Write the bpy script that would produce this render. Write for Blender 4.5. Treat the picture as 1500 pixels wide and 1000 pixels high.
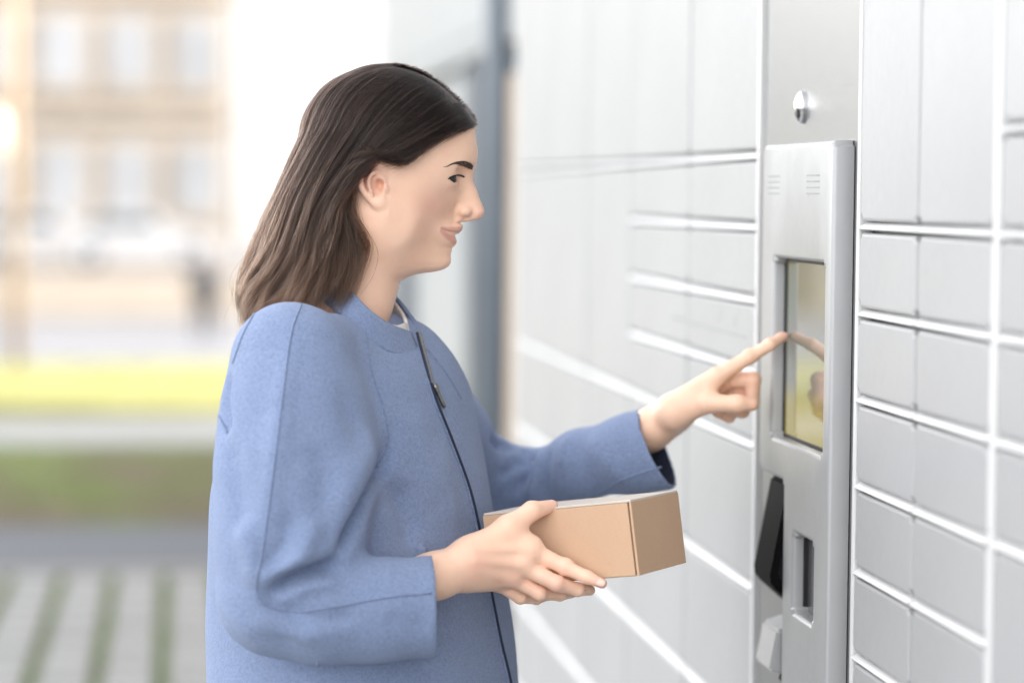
import bpy, bmesh, math, random
import numpy as np
from mathutils import Vector, Matrix
from mathutils.bvhtree import BVHTree

for _o in list(bpy.data.objects):
    bpy.data.objects.remove(_o, do_unlink=True)
SC = bpy.context.scene
COL = SC.collection
R = math.radians
rng = np.random.default_rng(7)
random.seed(7)

# ------------------------------------------------------------------ camera
FPX, YAW, PIT, ROLL = 3541.0, R(7.88), R(3.475), R(0.45)
CAM = np.array([0.0, 0.0, 1.535])
FW = np.array([math.sin(YAW) * math.cos(PIT), math.cos(YAW) * math.cos(PIT), -math.sin(PIT)])
_r0 = np.array([math.cos(YAW), -math.sin(YAW), 0.0])
_u0 = np.cross(_r0, FW)
RT = _r0 * math.cos(ROLL) + _u0 * math.sin(ROLL)
UP = np.cross(RT, FW)


def ray(x, y):
    return FW + RT * (x - 750) / FPX + UP * (500 - y) / FPX


def W(x, y, d):
    """world point seen at photo pixel (x, y) at depth d metres"""
    return CAM + ray(x, y) * d


cam_d = bpy.data.cameras.new('camera')
cam_d.sensor_width = 36.0
cam_d.lens = FPX * 36.0 / 1500.0
cam_d.clip_start = 0.05
cam_d.clip_end = 2000
cam = bpy.data.objects.new('camera', cam_d)
COL.objects.link(cam)
_m = Matrix((RT, UP, -FW)).transposed().to_4x4()
_m.translation = Vector(CAM)
cam.matrix_world = _m
SC.camera = cam
cam_d.dof.use_dof = True
cam_d.dof.focus_distance = 2.68
cam_d.dof.aperture_fstop = 1.85
cam_d.dof.aperture_blades = 0

# ------------------------------------------------------------------ sky, sun, exposure
SUN_EL, SUN_AZ = R(36), R(115)          # azimuth clockwise from +Y; behind the building on the right
sun_dir = Vector((math.sin(SUN_AZ) * math.cos(SUN_EL), math.cos(SUN_AZ) * math.cos(SUN_EL), math.sin(SUN_EL)))
world = bpy.data.worlds.new('World')
SC.world = world
world.use_nodes = True
wn, wl = world.node_tree.nodes, world.node_tree.links
wn.clear()
sky = wn.new('ShaderNodeTexSky')
sky.sky_type = 'NISHITA'
sky.sun_disc = False
sky.sun_elevation = SUN_EL
sky.sun_rotation = SUN_AZ
sky.air_density = 1.0
sky.dust_density = 1.0
sky.ozone_density = 1.0
hsv = wn.new('ShaderNodeHueSaturation')
hsv.inputs['Saturation'].default_value = 0.06
bg = wn.new('ShaderNodeBackground')
bg.inputs['Strength'].default_value = 0.15
wo = wn.new('ShaderNodeOutputWorld')
wl.new(sky.outputs[0], hsv.inputs['Color'])
wl.new(hsv.outputs[0], bg.inputs['Color'])
wl.new(bg.outputs[0], wo.inputs['Surface'])
sun_l = bpy.data.lights.new('sun', 'SUN')
sun_l.energy = 2.1
sun_l.angle = R(0.6)
sun_l.color = (1.0, 0.94, 0.84)
sun = bpy.data.objects.new('sun', sun_l)
COL.objects.link(sun)
sun.rotation_euler = sun_dir.to_track_quat('Z', 'Y').to_euler()
sun.location = (6, -6, 12)
SC.view_settings.view_transform = 'Standard'
SC.view_settings.look = 'None'
SC.view_settings.gamma = 1.0
SC.view_settings.use_curve_mapping = False
SC.view_settings.exposure = 2.6
SC.cycles.use_denoising = True
SC.cycles.max_bounces = 8
SC.cycles.diffuse_bounces = 5
SC.cycles.glossy_bounces = 4
SC.cycles.transparent_max_bounces = 8
SC.cycles.caustics_reflective = False
SC.cycles.sample_clamp_indirect = 6.0


# ------------------------------------------------------------------ helpers
def tag(o, label=None, cat=None, group=None, kind=None):
    if label: o['label'] = label
    if cat: o['category'] = cat
    if group: o['group'] = group
    if kind: o['kind'] = kind
    return o


def empty(name, loc=(0, 0, 0)):
    o = bpy.data.objects.new(name, None)
    o.empty_display_size = 0.1
    o.location = loc
    COL.objects.link(o)
    return o


def obj(name, me, mat=None, parent=None, loc=None):
    o = bpy.data.objects.new(name, me)
    COL.objects.link(o)
    if mat is not None and len(me.materials) == 0:
        me.materials.append(mat)
    if loc is not None:
        o.location = loc
    if parent is not None:
        o.parent = parent
        pl = parent.location
        while parent.parent is not None:
            parent = parent.parent
            pl = pl + parent.location
        o.location = o.location - pl
    return o


def mesh_np(name, V, F, smooth=True):
    V = np.asarray(V, dtype=np.float32)
    F = np.asarray(F, dtype=np.int32)
    me = bpy.data.meshes.new(name)
    n = F.shape[1]
    me.vertices.add(len(V))
    me.vertices.foreach_set('co', V.ravel())
    me.loops.add(F.size)
    me.loops.foreach_set('vertex_index', F.ravel())
    me.polygons.add(len(F))
    me.polygons.foreach_set('loop_start', np.arange(0, F.size, n, dtype=np.int32))
    me.polygons.foreach_set('loop_total', np.full(len(F), n, dtype=np.int32))
    me.update(calc_edges=True)
    if smooth:
        me.polygons.foreach_set('use_smooth', np.ones(len(F), dtype=bool))
    return me


def bm_mesh(bm, name, smooth=False):
    bmesh.ops.recalc_face_normals(bm, faces=bm.faces[:])
    me = bpy.data.meshes.new(name)
    bm.to_mesh(me)
    bm.free()
    if smooth:
        me.polygons.foreach_set('use_smooth', np.ones(len(me.polygons), dtype=bool))
    return me


def add_box(bm, lo, hi):
    x0, y0, z0 = lo
    x1, y1, z1 = hi
    v = [bm.verts.new(p) for p in ((x0, y0, z0), (x1, y0, z0), (x1, y1, z0), (x0, y1, z0),
                                   (x0, y0, z1), (x1, y0, z1), (x1, y1, z1), (x0, y1, z1))]
    for q in ((0, 3, 2, 1), (4, 5, 6, 7), (0, 1, 5, 4), (1, 2, 6, 5), (2, 3, 7, 6), (3, 0, 4, 7)):
        bm.faces.new([v[i] for i in q])
    return v


def box_mesh(name, lo, hi, bev=0.0, seg=2):
    bm = bmesh.new()
    add_box(bm, lo, hi)
    if bev:
        bmesh.ops.bevel(bm, geom=bm.edges[:], offset=bev, segments=seg, profile=0.6, affect='EDGES')
    return bm_mesh(bm, name, smooth=False)


def smooth_by_angle(me, ang=35):
    me.polygons.foreach_set('use_smooth', np.ones(len(me.polygons), dtype=bool))
    me.set_sharp_from_angle(angle=R(ang))
    return me


def tube(bm, pts, rad, n=10, cap=True):
    """round tube through pts, rad scalar or list"""
    pts = [Vector(p) for p in pts]
    rr = rad if hasattr(rad, '__len__') else [rad] * len(pts)
    rings = []
    t0 = (pts[1] - pts[0]).normalized()
    ref = Vector((0, 0, 1)) if abs(t0.z) < 0.9 else Vector((1, 0, 0))
    a = t0.cross(ref).normalized()
    for i, p in enumerate(pts):
        t = (pts[min(i + 1, len(pts) - 1)] - pts[max(i - 1, 0)]).normalized()
        a = (a - t * a.dot(t)).normalized()
        b = t.cross(a)
        rings.append([bm.verts.new(p + (a * math.cos(k * 2 * math.pi / n) + b * math.sin(k * 2 * math.pi / n)) * rr[i]) for k in range(n)])
    for i in range(len(rings) - 1):
        for k in range(n):
            bm.faces.new((rings[i][k], rings[i][(k + 1) % n], rings[i + 1][(k + 1) % n], rings[i + 1][k]))
    if cap:
        bm.faces.new(rings[0][::-1])
        bm.faces.new(rings[-1])


def tube_mesh(name, pts, rad, n=10):
    bm = bmesh.new()
    tube(bm, pts, rad, n)
    return bm_mesh(bm, name, True)


def lathe(bm, prof, n=20, c=(0, 0, 0)):
    """revolve (r, z) pairs about z"""
    rings = [[bm.verts.new((c[0] + r * math.cos(2 * math.pi * k / n), c[1] + r * math.sin(2 * math.pi * k / n), c[2] + z)) for k in range(n)] for r, z in prof]
    for i in range(len(rings) - 1):
        for k in range(n):
            bm.faces.new((rings[i][k], rings[i][(k + 1) % n], rings[i + 1][(k + 1) % n], rings[i + 1][k]))
    bm.faces.new(rings[0][::-1])
    bm.faces.new(rings[-1])


# ------------------------------------------------------------------ materials
class NT:
    def __init__(s, name):
        s.m = bpy.data.materials.new(name)
        s.m.use_nodes = True
        s.t = s.m.node_tree
        s.N, s.L = s.t.nodes, s.t.links
        s.p = s.N['Principled BSDF']
        s.tc = s.N.new('ShaderNodeTexCoord')

    def node(s, typ, **kw):
        n = s.N.new(typ)
        for k, v in kw.items():
            if k in n.inputs:
                n.inputs[k].default_value = v
            else:
                setattr(n, k, v)
        return n

    def noise(s, scale, detail=4, rough=0.5, vec=None, stretch=None):
        n = s.node('ShaderNodeTexNoise', Scale=scale, Detail=detail, Roughness=rough)
        src = vec or s.tc.outputs['Object']
        if stretch:
            mp = s.node('ShaderNodeMapping', Scale=stretch)
            s.L.new(src, mp.inputs['Vector'])
            src = mp.outputs[0]
        s.L.new(src, n.inputs['Vector'])
        return n.outputs['Fac']

    def ramp(s, fac, stops):
        r = s.N.new('ShaderNodeValToRGB')
        e = r.color_ramp.elements
        while len(e) < len(stops):
            e.new(0.5)
        for el, (p, c) in zip(e, stops):
            el.position = p
            el.color = (*c, 1) if len(c) == 3 else c
        s.L.new(fac, r.inputs['Fac'])
        return r.outputs['Color']

    def mix(s, fac, a, b, blend='MIX'):
        n = s.N.new('ShaderNodeMix')
        n.data_type = 'RGBA'
        n.blend_type = blend
        for i, v in ((0, fac), (6, a), (7, b)):
            if hasattr(v, 'is_linked') or hasattr(v, 'links'):
                s.L.new(v, n.inputs[i])
            else:
                n.inputs[i].default_value = v if i == 0 else (*v, 1) if len(v) == 3 else v
        return n.outputs[2]

    def bump(s, h, strength=0.3, dist=0.002, normal=None):
        b = s.node('ShaderNodeBump', Strength=strength, Distance=dist)
        s.L.new(h, b.inputs['Height'])
        if normal is not None:
            s.L.new(normal, b.inputs['Normal'])
        s.L.new(b.outputs[0], s.p.inputs['Normal'])
        return b.outputs[0]

    def set(s, **kw):
        for k, v in kw.items():
            k = k.replace('_', ' ')
            i = s.p.inputs[k]
            if hasattr(v, 'links'):
                s.L.new(v, i)
            elif isinstance(v, tuple) and len(v) == 3 and i.type == 'RGBA':
                i.default_value = (*v, 1)
            else:
                i.default_value = v
        return s.m


def simple(name, col, rough=0.6, metal=0.0, var=0.12, scale=8.0, bump=0.0, bscale=None, **kw):
    t = NT(name)
    n = t.noise(scale, 5, 0.6)
    d = tuple(max(0, c * (1 - var)) for c in col)
    l = tuple(min(1, c * (1 + var)) for c in col)
    t.set(Base_Color=t.ramp(n, [(0.3, d), (0.7, l)]), Roughness=rough, Metallic=metal, **kw)
    if bump:
        t.bump(t.noise(bscale or scale * 6, 4), bump, 0.002)
    return t.m
# ------------------------------------------------------------------ ground
M_pav = simple('paver_concrete', (0.28, 0.278, 0.275), 0.9, var=0.25, scale=6, bump=0.4, bscale=80)
M_asph = simple('asphalt', (0.12, 0.125, 0.14), 0.9, var=0.15, scale=20, bump=0.3, bscale=200)
M_path = simple('path_concrete', (0.27, 0.265, 0.255), 0.9, var=0.12, scale=3, bump=0.2, bscale=90)
M_road = simple('road_surface', (0.115, 0.115, 0.125), 0.9, var=0.1, scale=2)
M_bank = simple('sandy_bank', (0.15, 0.125, 0.10), 0.95, var=0.2, scale=1.2)


def lawn_mat(name, g1, g2, soil, amt):
    t = NT(name)
    a = t.noise(0.8, 5, 0.6)
    b = t.noise(14, 5, 0.7)
    c = t.mix(t.ramp(b, [(0.35, (0, 0, 0)), (0.65, (1, 1, 1))]), g1, g2)
    c = t.mix(t.ramp(a, [(0.5 - amt * 0.3, (0, 0, 0)), (0.62 - amt * 0.15, (1, 1, 1))]), c, soil) if amt else c
    t.set(Base_Color=c, Roughness=0.95)
    t.bump(t.noise(60, 4), 0.6, 0.02)
    return t.m


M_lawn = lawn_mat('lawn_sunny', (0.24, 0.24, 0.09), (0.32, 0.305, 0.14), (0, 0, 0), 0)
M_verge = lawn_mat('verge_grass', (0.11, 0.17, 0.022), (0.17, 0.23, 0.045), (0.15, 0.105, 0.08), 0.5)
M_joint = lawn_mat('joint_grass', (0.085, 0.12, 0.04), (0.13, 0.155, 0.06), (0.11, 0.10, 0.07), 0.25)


def sheet(name, x0, x1, ys, zs, mat, nx=2):
    V, F = [], []
    xs = np.linspace(x0, x1, nx)
    for y, z in zip(ys, zs):
        for x in xs:
            V.append((x, y, z))
    for j in range(len(ys) - 1):
        for i in range(nx - 1):
            a = j * nx + i
            F.append((a, a + 1, a + 1 + nx, a + nx))
    return obj(name, mesh_np(name, V, F, False), mat)


tag(sheet('ground', -400, 400, [-60, 20.9, 28, 45, 52, 60, 90, 900], [-0.03, -0.03, -0.35, -1.14, -1.16, -0.5, -0.45, -0.45], M_road), kind='structure')
tag(sheet('joint_turf', -3.2, 1.18, [-3.0, 9.78], [-0.012, -0.012], M_joint), 'green turf showing in the joints between the pale pavers', kind='structure')
tag(sheet('asphalt_path', -14, 1.18, [9.9, 11.2], [0.004, 0.004], M_asph), kind='structure')
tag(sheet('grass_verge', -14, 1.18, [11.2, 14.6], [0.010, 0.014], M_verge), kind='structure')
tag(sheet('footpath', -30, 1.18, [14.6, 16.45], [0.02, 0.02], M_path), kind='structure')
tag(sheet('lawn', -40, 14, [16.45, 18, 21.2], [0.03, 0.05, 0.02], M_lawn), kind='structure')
tag(sheet('sandy_bank', -60, 60, [51.9, 60.2], [-1.12, -0.42], M_bank), kind='structure')

kerb = obj('kerb', box_mesh('kerb', (-3.2, 9.79, -0.03), (1.18, 9.89, 0.012), 0.006), M_path)
tag(kerb, kind='structure')

# pavers: one object each where the photo shows them, the near unseen ones joined
pavement = empty('paved_area', (-1.0, 6.5, 0))
tag(pavement, 'pale concrete paver rows with green turf joints', kind='structure')
PX, PY, GX, GY = 0.165, 0.205, 0.040, 0.028
pm = [box_mesh('paver', (-PX / 2, -PY / 2, -0.05), (PX / 2, PY / 2, h), 0.006, 1) for h in (0.0, 0.003, -0.003)]
restV = bmesh.new()
nper = 0
for i in range(-15, 6):
    for j in range(54):
        x = 0.05 + i * (PX + GX)
        y = 9.78 - PY / 2 - j * (PY + GY)
        q = (Vector((x, y, 0)) - Vector(CAM))
        d = q.dot(Vector(FW))
        seen = d > 0 and -40 < 750 + FPX * q.dot(Vector(RT)) / d < 420 and 500 - FPX * q.dot(Vector(UP)) / d < 1040
        if seen and nper < 300:
            o = obj('paver', random.choice(pm), M_pav, pavement, Vector((x, y, random.uniform(-.002, .002))))
            o.rotation_euler = (random.uniform(-.006, .006), random.uniform(-.006, .006), random.uniform(-.012, .012))
            nper += 1
        elif x > -2.6:
            add_box(restV, (x - PX / 2, y - PY / 2, -0.05), (x + PX / 2, y + PY / 2, random.uniform(-.003, .003)))
o = obj('paver_field', bm_mesh(restV, 'paver_field'), M_pav, pavement)
o['kind'] = 'stuff'


def grass_blades(name, x0, x1, y0, y1, z, n, h, mat, joints=False):
    x = rng.uniform(x0, x1, n)
    y = rng.uniform(y0, y1, n)
    if joints:
        k = np.round((x - 0.05) / (PX + GX) - 0.5) + 0.5
        x = 0.05 + k * (PX + GX) + rng.normal(0, 0.012, n)
    hh = h * rng.uniform(0.4, 1.2, n)
    a = rng.uniform(0, 2 * np.pi, n)
    lean = rng.normal(0, 0.5, (n, 2)) * hh[:, None]
    w = rng.uniform(0.002, 0.004, n) * (2.5 if h > 0.05 else 1)
    V = np.zeros((n, 3, 3))
    V[:, 0] = np.c_[x - w * np.cos(a), y - w * np.sin(a), np.full(n, z)]
    V[:, 1] = np.c_[x + w * np.cos(a), y + w * np.sin(a), np.full(n, z)]
    V[:, 2] = np.c_[x + lean[:, 0], y + lean[:, 1], z + hh]
    o = obj(name, mesh_np(name, V.reshape(-1, 3), np.arange(3 * n).reshape(-1, 3), False), mat)
    return o


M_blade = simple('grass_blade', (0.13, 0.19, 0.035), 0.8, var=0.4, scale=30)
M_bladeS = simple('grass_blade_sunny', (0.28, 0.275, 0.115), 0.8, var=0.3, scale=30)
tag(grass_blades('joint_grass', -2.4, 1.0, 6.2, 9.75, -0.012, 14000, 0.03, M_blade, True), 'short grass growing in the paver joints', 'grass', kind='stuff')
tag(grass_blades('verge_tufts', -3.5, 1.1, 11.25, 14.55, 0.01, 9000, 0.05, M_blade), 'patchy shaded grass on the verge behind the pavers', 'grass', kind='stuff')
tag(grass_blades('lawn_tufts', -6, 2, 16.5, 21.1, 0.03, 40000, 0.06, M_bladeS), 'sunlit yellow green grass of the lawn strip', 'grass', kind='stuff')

# ------------------------------------------------------------------ building behind the lockers
M_panel = simple('facade_panel', (0.36, 0.375, 0.385), 0.45, var=0.06, scale=2)
M_facade = simple('facade_core', (0.22, 0.23, 0.24), 0.8, var=0.1, scale=2)
M_steel = simple('blue_grey_steel', (0.14, 0.165, 0.195), 0.45, var=0.1, scale=4)
M_tan = simple('tan_cladding', (0.42, 0.33, 0.25), 0.7, var=0.15, scale=3)
FX = 1.25
bld = empty('office_building', (2.4, 5, 0))
tag(bld, 'grey panelled office building with blue grey columns behind the lockers', 'building')
obj('wall', box_mesh('wall', (FX, -14, -0.05), (3.6, 15.0, 7.6)), M_facade, bld)
obj('roof_coping', box_mesh('roof_coping', (FX - 0.12, -14.1, 7.603), (3.7, 15.1, 7.75), 0.01), M_panel, bld)
for y0 in np.arange(-13.9, 14.9, 1.2):
    for k, z0 in enumerate((0.02, 2.2, 4.0, 5.8)):
        z1 = (2.05, 3.98, 5.78, 7.58)[k]
        if 5.2 > y0 > -8 and k == 0:
            continue
        tanp = k == 0 and 8.0 < y0 + .6 < 9.9
        obj('facade_panel', box_mesh('facade_panel', (FX - 0.03, y0 + .01, z0), (FX - 0.002, min(y0 + 1.19, 14.98), z1), 0.004, 1), M_tan if tanp else M_panel, bld)
obj('ledge', box_mesh('ledge', (FX - 0.08, 5.4, 2.085), (FX - 0.002, 14.98, 2.165), 0.008), M_panel, bld)
for y in (9.4, 12.6):
    obj('pilaster', box_mesh('pilaster', (FX - 0.12, y, 0.0), (FX - 0.031, y + 0.18, 2.05), 0.006), M_steel, bld)
col = empty('steel_column', (0.845, 6.45, 0))
tag(col, 'blue grey round steel column at the far end of the lockers', 'column')
bm = bmesh.new(); lathe(bm, [(0.033, 0), (0.033, 3.4)], 24)
obj('shaft', bm_mesh(bm, 'shaft', True), M_steel, col, Vector((0.845, 6.45, 0)))
obj('base_plate', box_mesh('base_plate', (-.09, -.09, -.01), (.09, .09, .012), .003), M_steel, col, Vector((0.845, 6.45, 0)))
obj('bracket', box_mesh('bracket', (0.02, -.02, 1.86), (0.37, .02, 1.91), .004), M_steel, col, Vector((0.845, 6.45, 0)))

# ------------------------------------------------------------------ far background
M_beige = simple('beige_render', (0.275, 0.235, 0.195), 0.9, var=0.12, scale=0.15)
M_white = simple('white_render', (0.33, 0.335, 0.345), 0.9, var=0.04, scale=0.2)
M_win = simple('window_glass', (0.185, 0.19, 0.2), 0.6, var=0.2, scale=0.3)
M_trim = simple('stone_trim', (0.235, 0.195, 0.155), 0.9, var=0.15, scale=0.4)
M_lite = simple('pale_stone', (0.23, 0.20, 0.17), 0.9, var=0.1, scale=0.4)


def far_x(px, Y):
    v = ray(px, 285)
    return v[0] / v[1] * Y


def house(name, label, px0, px1, Y, top, base, wmat, cols, rows, depth, winw, winh, trim):
    x0, x1 = far_x(px0, Y), far_x(px1, Y)
    h = empty(name, ((x0 + x1) / 2, Y, base))
    tag(h, label, 'building')
    obj('wall', box_mesh('wall', (x0, Y, base - .5), (x1, Y + depth, top)), wmat, h)
    obj('roof', box_mesh('roof', (x0 - .4, Y - .5, top + .003), (x1 + .4, Y + depth + .4, top + .5), .05), M_trim, h)
    for j, z in enumerate(rows):
        for i in range(cols):
            xc = x0 + (i + .5) * (x1 - x0) / cols
            g = obj('window', box_mesh('window', (xc - winw / 2 - .18, Y - .16, z - .18), (xc + winw / 2 + .18, Y - .003, z + winh + .18), .02, 1), M_lite if trim else wmat, h)
            obj('pane', box_mesh('pane', (xc - winw / 2, Y - .2, z), (xc + winw / 2, Y - .163, z + winh)), M_win, g)
            obj('sill', box_mesh('sill', (xc - winw / 2 - .25, Y - .35, z - .33), (xc + winw / 2 + .25, Y - .163, z - .183)), M_trim, g)
        if trim:
            obj('string_course', box_mesh('string_course', (x0 - .05, Y - .3, z + winh + .75), (x1 + .05, Y - .003, z + winh + 1.05)), M_trim if j else M_lite, h)
    return h


house('apartment_house', 'beige stone apartment house with tall windows far behind the lawn', -260, 338, 74, 17, -.45, M_beige, 6, (0.9, 4.7, 8.5, 12.3), 14, 1.3, 2.0, True)
house('white_house', 'plain white house beside the beige apartment house', 350, 640, 86, 18, -.45, M_white, 3, (14.2,), 12, 1.2, 1.6, False)
house('far_left_house', 'beige house beyond the left edge of the lawn', -900, -330, 78, 14, -.45, M_beige, 6, (0.9, 4.7, 8.5), 14, 1.3, 2.0, True)


# parked cars
M_carw = simple('car_paint_white', (0.2, 0.2, 0.205), 0.2, var=0.02, Coat_Weight=0.8)
M_carg = simple('car_paint_silver', (0.38, 0.39, 0.41), 0.25, metal=0.4, var=0.03, Coat_Weight=0.8)
M_tyre = simple('tyre_rubber', (0.03, 0.03, 0.03), 0.8)
M_rim = simple('wheel_rim', (0.45, 0.45, 0.46), 0.3, metal=0.9)
M_glassd = simple('car_glass', (0.05, 0.06, 0.07), 0.05)
M_red = simple('tail_lamp_red', (0.4, 0.02, 0.02), 0.3)


def car(px, Y, z, mat, label):
    x = far_x(px, Y)
    c = empty('parked_car', (x, Y, z))
    tag(c, label, 'car', 'cars parked below the beige house')
    L, H = 4.3, 1.46
    side = [(-2.15, .35), (-2.15, .75), (-2.0, .92), (-1.75, .98), (-1.25, 1.36), (-.6, 1.46), (.35, 1.44), (1.05, .98), (1.9, .85), (2.13, .68), (2.15, .35)]
    bm = bmesh.new()
    ly = [(-.86, 1), (-.7, 1.0), (.7, 1.0), (.86, 1)]
    rings = []
    for yy, k in ((-.86, 0), (-.80, 1), (.80, 1), (.86, 0)):
        rings.append([bm.verts.new((px_, yy * (1 if pz < 1 else .82), pz if k else .4 + (pz - .4) * .93)) for px_, pz in side])
    n = len(side)
    for a in range(3):
        for i in range(n):
            bm.faces.new((rings[a][i], rings[a][(i + 1) % n], rings[a + 1][(i + 1) % n], rings[a + 1][i]))
    bm.faces.new(rings[0][::-1]); bm.faces.new(rings[-1])
    b = obj('body', smooth_by_angle(bm_mesh(bm, 'body'), 40), mat, c, Vector((x, Y, z)))
    for (a0, a1) in ((-1.2, -.45), (-.38, .3)):
        bm = bmesh.new()
        q = [bm.verts.new(p) for p in ((a0 - .25, -.872, 1.0), (a1 + .25 * (a1 > 0), -.872, 1.0), (a1, -.72, 1.34), (a0 + .1, -.72, 1.34))]
        bm.faces.new(q)
        bmesh.ops.solidify(bm, geom=bm.faces[:], thickness=.012)
        obj('side_window', bm_mesh(bm, 'side_window'), M_glassd, c, Vector((x, Y, z)))
    for wx in (-1.35, 1.35):
        for wy in (-.8, .8):
            bm = bmesh.new()
            lathe(bm, [(.18, -.1), (.31, -.1), (.33, -.06), (.33, .06), (.31, .1), (.18, .1)], 20)
            bmesh.ops.rotate(bm, verts=bm.verts[:], matrix=Matrix.Rotation(R(90), 3, 'X'))
            w = obj('wheel', bm_mesh(bm, 'wheel', False), M_tyre, c, Vector((x + wx, Y + wy, z + .33)))
            bm = bmesh.new()
            lathe(bm, [(.16, -.112), (.19, -.104), (.19, .104), (.16, .112)], 16)
            bmesh.ops.rotate(bm, verts=bm.verts[:], matrix=Matrix.Rotation(R(90), 3, 'X'))
            r_ = obj('rim', bm_mesh(bm, 'rim'), M_rim, w)
            r_.location = (0, 0, 0)
    for yy in (-.62, .62):
        obj('headlight', box_mesh('headlight', (2.06, yy - .16, .62), (2.165, yy + .16, .76), .02), M_rim, c, Vector((x, Y, z)))
        obj('tail_light', box_mesh('tail_light', (-2.165, yy - .14, .68), (-2.08, yy + .14, .86), .02), M_red, c, Vector((x, Y, z)))


car(60, 66, -.44, M_carw, 'leftmost white car parked below the beige house')
car(205, 65, -.44, M_carw, 'white car parked nearest the dark walking figure')
# ------------------------------------------------------------------ parcel lockers
def locker_mat(name, col, rough, metal, coat):
    t = NT(name)
    n = t.noise(3.0, 4, 0.6)
    s = t.noise(60, 6, 0.7)
    t.set(Base_Color=t.ramp(n, [(0.3, tuple(c * .96 for c in col)), (0.7, tuple(min(1, c * 1.03) for c in col))]),
          Roughness=t.ramp(s, [(0.3, (rough * .85,) * 3), (0.75, (rough * 1.25,) * 3)]), Metallic=metal, Coat_Weight=coat, Coat_Roughness=0.12)
    t.bump(t.noise(420, 2), 0.05, 0.0006)
    return t.m


M_door = locker_mat('door_paint_grey', (0.385, 0.387, 0.392), 0.42, 0.1, 0.0)
M_lip = locker_mat('white_powder_coat', (0.64, 0.64, 0.64), 0.4, 0.0, 0.0)
M_carc = locker_mat('cabinet_grey', (0.14, 0.14, 0.145), 0.5, 0.1, 0.0)
M_gask = simple('black_gasket', (0.012, 0.012, 0.013), 0.5)
tb = NT('brushed_steel')
_nb = tb.noise(40, 6, 0.7, stretch=(1, 1, 40))
tb.set(Base_Color=tb.ramp(_nb, [(0.3, (0.30, 0.30, 0.303)), (0.7, (0.35, 0.35, 0.353))]), Metallic=0.85,
       Roughness=tb.ramp(_nb, [(0.3, (.3,) * 3), (.7, (.42,) * 3)]))
tb.bump(_nb, 0.05, 0.0005)
M_steelb = tb.m
M_plate = locker_mat('terminal_silver_paint', (0.40, 0.403, 0.41), 0.36, 0.3, 0.05)
M_chrome = simple('polished_chrome', (0.75, 0.75, 0.76), 0.12, metal=1.0, var=0.02)
M_blackp = simple('black_plastic', (0.003, 0.003, 0.0035), 0.65, var=0.2, scale=30, bump=0.1, bscale=300, Specular_IOR_Level=0.08)
ts = NT('screen_glass')
_sx = ts.node('ShaderNodeSeparateXYZ'); ts.L.new(ts.tc.outputs['Generated'], _sx.inputs[0])
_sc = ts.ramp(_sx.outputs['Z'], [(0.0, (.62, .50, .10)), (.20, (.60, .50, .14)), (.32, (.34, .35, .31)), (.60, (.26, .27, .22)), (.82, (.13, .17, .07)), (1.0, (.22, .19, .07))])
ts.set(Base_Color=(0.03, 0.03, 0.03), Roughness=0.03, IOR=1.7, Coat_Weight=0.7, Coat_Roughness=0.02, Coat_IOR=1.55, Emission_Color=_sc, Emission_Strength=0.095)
M_screen = ts.m

XF = 0.727
LZ0, LZ1 = 0.10, 2.20
lk = empty('parcel_locker', (0.95, 2.6, 0))
tag(lk, 'long grey parcel locker wall with white shelf edges and a touch screen terminal', 'parcel locker')
obj('cabinet', box_mesh('cabinet', (XF + .016, 0.2, LZ0 - .02), (1.21, 5.215, LZ1 + .02), .002, 1), M_carc, lk)
obj('plinth', box_mesh('plinth', (XF + .06, 0.22, 0.0), (1.2, 5.2, LZ0 - .022), .002, 1), M_carc, lk)
obj('roof_cap', box_mesh('roof_cap', (XF - .05, 0.17, LZ1 + .022), (1.215, 5.24, LZ1 + .07), .006, 2), M_lip, lk)

_dc = {}


def door_mesh(w, h):
    k = (round(w, 4), round(h, 4))
    if k not in _dc:
        bm = bmesh.new()
        add_box(bm, (-0.002, -w / 2, -h / 2), (0.014, w / 2, h / 2))
        vert = [e for e in bm.edges if abs(e.verts[0].co.x - e.verts[1].co.x) > .01]
        bmesh.ops.bevel(bm, geom=vert, offset=.006, segments=3, affect='EDGES')
        fr = [e for e in bm.edges if e.verts[0].co.x < -.0015 and e.verts[1].co.x < -.0015]
        bmesh.ops.bevel(bm, geom=fr, offset=.0035, segments=3, profile=.5, affect='EDGES')
        _dc[k] = smooth_by_angle(bm_mesh(bm, 'locker_door'), 14)
    return _dc[k]


_lc = {}


def lip_mesh(w, thick=False):
    k = (round(w, 4), thick)
    if k not in _lc:
        bm = bmesh.new()
        prof = [(.015, .0045), (.006, .0045), (-.0032, -.001), (-.0042, -.0025), (-.0032, -.0036), (.015, -.0036)]
        if thick:
            prof = [(.015, .0068), (.007, .0068), (-.0035, -.001), (-.0045, -.003), (-.0035, -.0045), (.015, -.0045)]
        for s in (0,):
            a = [bm.verts.new((x, -w / 2, z)) for x, z in prof]
            b = [bm.verts.new((x, w / 2, z)) for x, z in prof]
        n = len(prof)
        for i in range(n):
            bm.faces.new((a[i], a[(i + 1) % n], b[(i + 1) % n], b[i]))
        bm.faces.new(a); bm.faces.new(b[::-1])
        _lc[k] = smooth_by_angle(bm_mesh(bm, 'shelf_edge'), 40)
    return _lc[k]


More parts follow.
